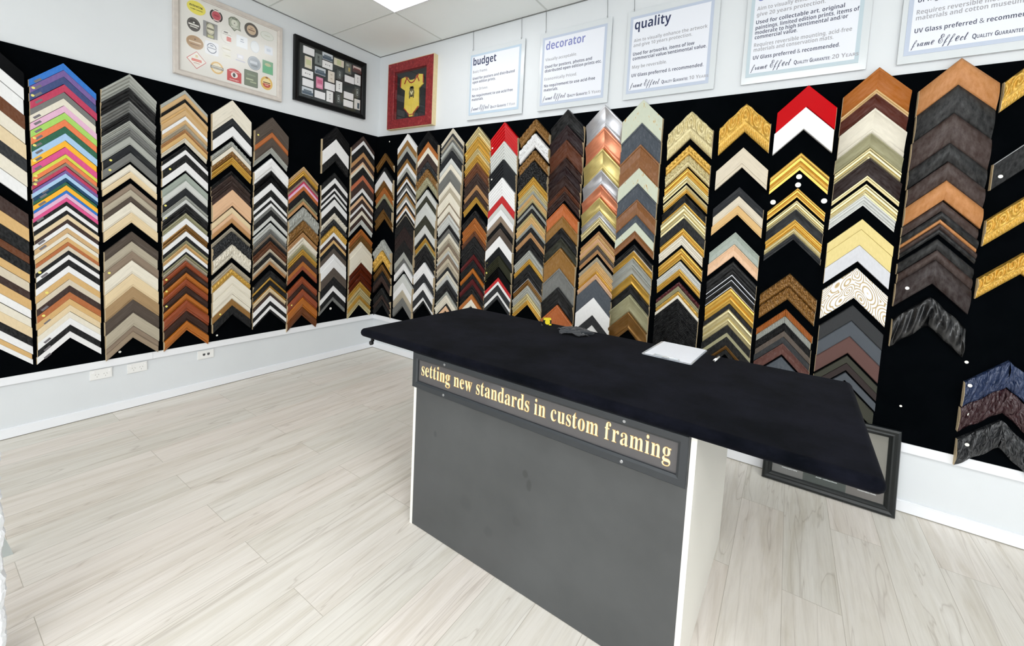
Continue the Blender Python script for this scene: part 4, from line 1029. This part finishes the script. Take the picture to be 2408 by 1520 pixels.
# ------------------------------------------------------------------ the counter
RZ = math.radians(-1.06)
ct = thing('counter_table', (2.586, -1.757, 0), RZ, 'long counter with black suede top, grey front panel and gold lettered sign', 'counter')
LAM = plain('white_laminate', (240, 238, 230), 0.35)
LAM_IN = plain('cream_laminate', (222, 218, 206), 0.45)
DEP = 0.885
e = MB(); e.box((0, 0, 0), (0.016, DEP, 0.888)); e.build('side_panel', LAM, ct)
e = MB(); e.box((1.28, 0, 0), (1.298, DEP, 0.888)); e.build('side_panel', LAM, ct)
e = MB(); e.box((0.016, DEP - 0.016, 0), (1.28, DEP, 0.888)); e.build('back_panel', LAM, ct)
def front_mat():
    m, nt, bs = new_mat('grey_satin_board')
    n = noise(nt, coord(nt), 2.2, 4, 0.6)
    v = node(nt, 'ShaderNodeTexVoronoi', i_Scale=3.1)
    nt.nodes.remove(v)
    wob = noise(nt, coord(nt), 14, 2)
    sm = None
    for mx_, mz, rx, rz, dk_ in ((0.155, 0.512, 0.013, 0.02, 0.72), (0.668, 0.517, 0.017, 0.021, 0.7), (0.688, 0.475, 0.013, 0.028, 0.72), (0.495, 0.184, 0.03, 0.03, 0.86), (0.636, 0.298, 0.028, 0.026, 0.88), (0.36, 0.26, 0.05, 0.04, 0.9)):
        mp = mapping(nt, coord(nt), (1 / rx, 0.0, 1 / rz), (-mx_ / rx, 0, -mz / rz))
        ln_ = nt.nodes.new('ShaderNodeVectorMath'); ln_.operation = 'LENGTH'
        nt.links.new(mp, ln_.inputs[0])
        q = ramp(nt, math_n(nt, 'ADD', ln_.outputs['Value'], math_n(nt, 'MULTIPLY', math_n(nt, 'SUBTRACT', wob, 0.5), 0.9)), [(0.55, (dk_,) * 3), (1.0, (1, 1, 1))])
        if sm is None: sm = q
        else:
            y_ = nt.nodes.new('ShaderNodeMix'); y_.data_type = 'RGBA'; y_.blend_type = 'MULTIPLY'; y_.inputs[0].default_value = 1.0
            nt.links.new(sm, y_.inputs[6]); nt.links.new(q, y_.inputs[7]); sm = y_.outputs[2]
    c = ramp(nt, n, [(0.3, lin((66, 68, 69))), (0.7, lin((80, 82, 83)))])
    x = nt.nodes.new('ShaderNodeMix'); x.data_type = 'RGBA'; x.blend_type = 'MULTIPLY'; x.inputs[0].default_value = 1.0
    nt.links.new(c, x.inputs[6]); nt.links.new(sm, x.inputs[7]); nt.links.new(x.outputs[2], bs.inputs['Base Color'])
    bs.inputs['Roughness'].default_value = 0.42
    n2 = noise(nt, coord(nt), 900, 2)
    bump(nt, bs, n2, 0.08, 0.001)
    return m
e = MB(); e.box((0.016, 0.002, 0.002), (1.28, 0.018, 0.888)); e.build('front_panel', front_mat(), ct)
# framed glass sign with gilt lettering
SIGNFR = plain('charcoal_moulding', (44, 48, 52), 0.38)
fm = frame_mesh(1.278, 0.175, 0.034, [(0, 0.012), (0.1, 0.016), (0.75, 0.016), (1, 0.011)])
fm.v = [(x + 0.639, y, z + 0.712) for x, y, z in fm.v]
sf = fm.build('sign_frame', SIGNFR, ct)
e = MB(); e.box((0.03, -0.004, 0.744), (1.248, 0.0015, 0.856)); sg = e.build('sign_glass', plain('dark_sign_glass', (84, 82, 83), 0.07), ct)
for sx, sz in ((0.214, 0.871), (0.214, 0.727), (1.066, 0.871), (1.066, 0.727)):
    e = MB(); e.disc((sx, -0.0155, sz), 0.0062, 0.002, 12, dome=0.0015); e.build('screw', STEEL, ct)
TXT = 'setting new standards in custom framing'
def bold_serif(t): return ''.join(chr(0x1D41A + ord(c) - 97) if c.isalpha() else c for c in t)
def gilt(es, size, z, spread, y, mi):
    # per-letter placement with wide tracking
    adv = []
    for ch in TXT:
        if ch == ' ': adv.append((None, 0.14)); continue
        v, f, a, c = glyphs(bold_serif(ch), 'NotoSansMath-Regular.woff2', spread); adv.append((ch, c - a))
    tot = sum(a for _, a in adv) + 0.062 * len(adv)
    k = 1.176 / tot; x = 0.053
    wi = 0
    for ch, a in adv:
        if ch is None: wi += 1
        if ch: write(es[wi], bold_serif(ch), x, z, size, y, fn='NotoSansMath-Regular.woff2', bold=spread, sx=k / size, mi=mi, thick=0.0003 + 0.0002 * mi)
        x += (a + 0.062) * k
words = [MB() for _ in range(6)]
gilt(words, 0.142, 0.7795, 0.006, -0.0041, 0)
gilt(words, 0.142, 0.7795, -0.006, -0.0045, 1)
for e in words: e.build('gilt_word', [plain('lettering_outline', (176, 132, 70), 0.4), plain('cream_gilt', (246, 230, 176), 0.35)], ct)['label'] = 'cream and gold serif lettering'
# suede covered top: slab with soft edges
def top_slab():
    x0, x1, y0, y1, z0, z1 = -0.407, 1.744, -0.036, 0.872, 0.888, 0.932
    r, cr_ = 0.02, 0.025
    prof = []
    for i in range(7):
        a = math.radians(-90 + 180 * i / 6)
        prof.append((0.022 * (1 - math.cos(a)), (z0 + z1) / 2 + (z1 - z0) / 2 * math.sin(a)))
    def ring(inset):
        p = []
        rr = max(0.004, cr_ - inset)
        for cx, cy, a0 in ((x1 - cr_, y1 - cr_, 0), (x0 + cr_, y1 - cr_, 90), (x0 + cr_, y0 + cr_, 180), (x1 - cr_, y0 + cr_, 270)):
            for i in range(7):
                a = math.radians(a0 + 15 * i)
                p.append((cx + rr * math.cos(a), cy + rr * math.sin(a)))
        return p
    v, f, sm = [], [], []
    n = 28
    for ins, z in prof: v += [(x, y, z) for x, y in ring(ins)]
    for k in range(len(prof) - 1):
        for i in range(n):
            j = (i + 1) % n
            f.append((k * n + i, k * n + j, (k + 1) * n + j, (k + 1) * n + i)); sm.append(True)
    f.append(tuple(range(n))[::-1]); sm.append(False)
    f.append(tuple(range((len(prof) - 1) * n, len(prof) * n))); sm.append(False)
    return mesh_obj('suede_top', v, f, CLOTH, ct, smooth=sm)
top_slab()
e = MB(); e.disc((-0.33, -0.005, 0.862), 0.012, 0.012, 12); e.box((-0.334, -0.012, 0.868), (-0.326, 0.004, 0.889)); e.build('catch', BLACK_PLASTIC, ct)['label'] = 'small black catch under the overhanging end'

# ------------------------------------------------------------------ things on the counter
TZ = 0.932
tp = thing('tape_measure', (2.884, -0.975, TZ), math.radians(40), 'small yellow and black tape measure at the back edge of the counter', 'tape measure')
YEL = plain('tape_yellow', (236, 214, 50), 0.35)
tp.scale = (0.78, 0.78, 0.78)
def tape():
    e = MB(); e.v = []
    pts = rrect(0, 0.028, 0.062, 0.056, 0.02, 5)
    e.poly(pts, -0.016, 0, 0.032); e.add([(p[0], 0.016, p[1]) for p in pts], [tuple(range(len(pts)))[::-1]])
    e.build('case', BLACK_PLASTIC, tp)
    e = MB(); e.poly(ellipse(0.0, 0.03, 0.02, 0.02), -0.0172, 0, 0.001); e.box((-0.03, -0.0163, 0.045), (0.028, 0.0163, 0.0575)); e.box((0.012, -0.0166, 0.004), (0.0318, 0.0166, 0.016)); e.build('yellow_trim', YEL, tp)
    e = MB(); e.box((-0.044, -0.008, 0.001), (-0.03, 0.008, 0.003)); e.box((-0.046, -0.008, 0.0), (-0.044, 0.008, 0.014)); e.build('tape_hook', STEEL, tp)
tape()
def rag():
    m, nt, bs = new_mat('dark_grey_microfibre')
    bs.inputs['Base Color'].default_value = (*lin((34, 38, 44)), 1); bs.inputs['Roughness'].default_value = 0.55
    bs.inputs['Sheen Weight'].default_value = 0.3
    N = 44; v, f = [], []
    for i in range(N + 1):
        for j in range(N + 1):
            u, w = i / N - 0.5, j / N - 0.5
            rr = math.hypot(u, w)
            x = u * 0.17 * (1 + 0.16 * math.sin(9 * w + 2)) + 0.012 * math.sin(14 * w + 6 * u)
            y = w * 0.135 * (1 + 0.2 * math.sin(8 * u + 1)) + 0.012 * math.sin(11 * u - 5 * w)
            z = 0.016 * max(0, 1 - 1.6 * rr) + 0.011 * abs(math.sin(10 * u + 7 * w * w * 4 + 0.6)) + 0.008 * abs(math.sin(13 * w - 9 * u + 1.0)) + 0.004
            z *= 1 - 0.55 * max(0, rr - 0.38) / 0.3
            v.append((x, y, max(0.0015, z)))
    n = len(v)
    for i in range(N):
        for j in range(N):
            a = i * (N + 1) + j
            f.append((a, a + N + 1, a + N + 2, a + 1))
    o = mesh_obj('cleaning_cloth', v, f, m, smooth=True, loc=(3.098, -1.035, TZ))
    o.rotation_euler = (0, 0, math.radians(20))
    md = o.modifiers.new('thickness', 'SOLIDIFY'); md.thickness = 0.0014; md.offset = 1.0
    tag(o, 'crumpled dark grey cloth lying on the black counter top', 'cloth')
rag()
cb = thing('clipboard', (3.64, -1.008, TZ), math.radians(-3.5), 'clipboard holding white paper near the back edge of the counter', 'clipboard')
def clip():
    e = MB(); w, h = 0.117, 0.158
    e.v = []
    pts = rrect(0, 0, 2 * w, 2 * h, 0.012, 4)
    n = len(pts)
    e.add([(p[0], p[1], 0.0) for p in pts] + [(p[0], p[1], 0.003) for p in pts], [tuple(range(n))[::-1], tuple(range(n, 2 * n))] + [(i, (i + 1) % n, n + (i + 1) % n, n + i) for i in range(n)])
    e.build('board', plain('clear_grey_acrylic', (176, 182, 190), 0.15), cb)
    e = MB(); e.box((-0.105, -0.143, 0.003), (0.109, 0.157, 0.0042)); e.build('paper', PAPER, cb)
    e = MB()
    for k in range(13):
        y = 0.13 - 0.019 * k
        e.box((-0.09, y, 0.0042), (0.09 - 0.03 * (k % 3), y + 0.0012, 0.00435))
    e.build('form_lines', flatc((214, 216, 224)), cb)
    e = MB(); e.box((-0.06, -0.156, 0.0042), (0.06, -0.138, 0.009)); e.tube([(-0.055, -0.147, 0.0105), (0.055, -0.147, 0.0105)], 0.003, 8); e.box((-0.015, -0.164, 0.008), (0.015, -0.15, 0.012)); e.build('clip', plain('pale_clip_metal', (214, 218, 222), 0.3, metal=0.3), cb)
clip()
pn = thing('pen', (3.8275, -1.0, TZ), math.radians(-6), 'short white pen lying beside the clipboard', 'pen')
def pen():
    e = MB(); e.tube([(0, -0.042, 0.0062), (0, 0.044, 0.0062)], 0.006, 10); e.build('barrel', PLASTIC, pn)
    e = MB(); e.tube([(0, -0.056, 0.006), (0, -0.042, 0.006)], 0.0035, 8); e.build('tip', BLACK_PLASTIC, pn)
    e = MB(); e.box((-0.0018, -0.01, 0.012), (0.0018, 0.04, 0.0135)); e.build('pocket_clip', BLACK_PLASTIC, pn)
pen()

# ------------------------------------------------------------------ frame leaning on the wall
ln = thing('leaning_frame', (4.367, -0.1, 0.0), 0, 'black frame of glass samples leaning on the white wall behind the counter', 'framed display')
ln.rotation_euler = (math.radians(-8.2), 0, 0)
def leaning():
    W_, H_ = 0.645, 0.483
    frame_mesh(W_, H_, 0.052, [(0, 0.018), (0.08, 0.026), (0.3, 0.03), (0.55, 0.024), (0.7, 0.026), (0.85, 0.02), (1, 0.012)]).build('frame', plain('black_frame_paint', (15, 20, 22), 0.3), ln)
    sheet('backing_board', -0.275, 0.275, 0.047, 0.436, -0.006, plain('warm_grey_mount', (116, 114, 106), 0.7), ln, 0.005)
    for a, bb, c, nm in ((-0.268, -0.11, (104, 104, 102), ('Conservation Clear\u00ae', 'Glass that protects', 'Protects against fading')), (-0.108, 0.1, (44, 54, 50), ('Museum Glass\u00ae', 'Conservation Grade', 'Anti-reflection')), (0.102, 0.268, (98, 94, 90), ('Conservation', 'Reflection Control\u00ae', 'Conservation Grade'))):
        e = MB(); e.box((a, -0.0075, 0.052), (bb, -0.0062, 0.17)); ms = [flatc(c), flatc((226, 230, 232))]
        cx = (a + bb) / 2 + 0.01; wd = (bb - a) * 0.62
        for t, z, s, q in ((nm[0], 0.117, 0.019, 1.0), (nm[1], 0.102, 0.013 if 'Refl' not in nm[1] else 0.019, 0.9 if 'Refl' not in nm[1] else 1.1), (nm[2], 0.09, 0.011, 0.8)):
            write(e, t, cx - wd * q / 2, z, s, -0.0078, bold=0.02, width=wd * q, mi=1)
        e.build('sample_panel', ms, ln)
    sheet('glazing', -0.272, 0.272, 0.05, 0.433, -0.0105, GLASS, ln, 0.001)
leaning()

# small grey foot poking out beside the partition
e = MB(); e.add([(0, 0, 0), (0.055, 0.0, 0), (0.05, 0.02, 0), (0, 0.02, 0), (0, 0.004, 0.14), (0.016, 0.004, 0.12), (0.014, 0.016, 0.12), (0, 0.016, 0.14)], [(3, 2, 1, 0), (4, 5, 6, 7), (0, 1, 5, 4), (1, 2, 6, 5), (2, 3, 7, 6), (3, 0, 4, 7)])
ft = e.build('stand_foot', plain('pale_grey_plastic', (176, 182, 180), 0.4)); ft.scale = (0.6, 0.6, 0.75); ft.location = (1.39, -2.945, 0.0); ft.rotation_euler = (0, 0, math.radians(80))
tag(ft, 'pale grey wedge shaped foot standing on the floor at the edge of the view', 'stand foot')
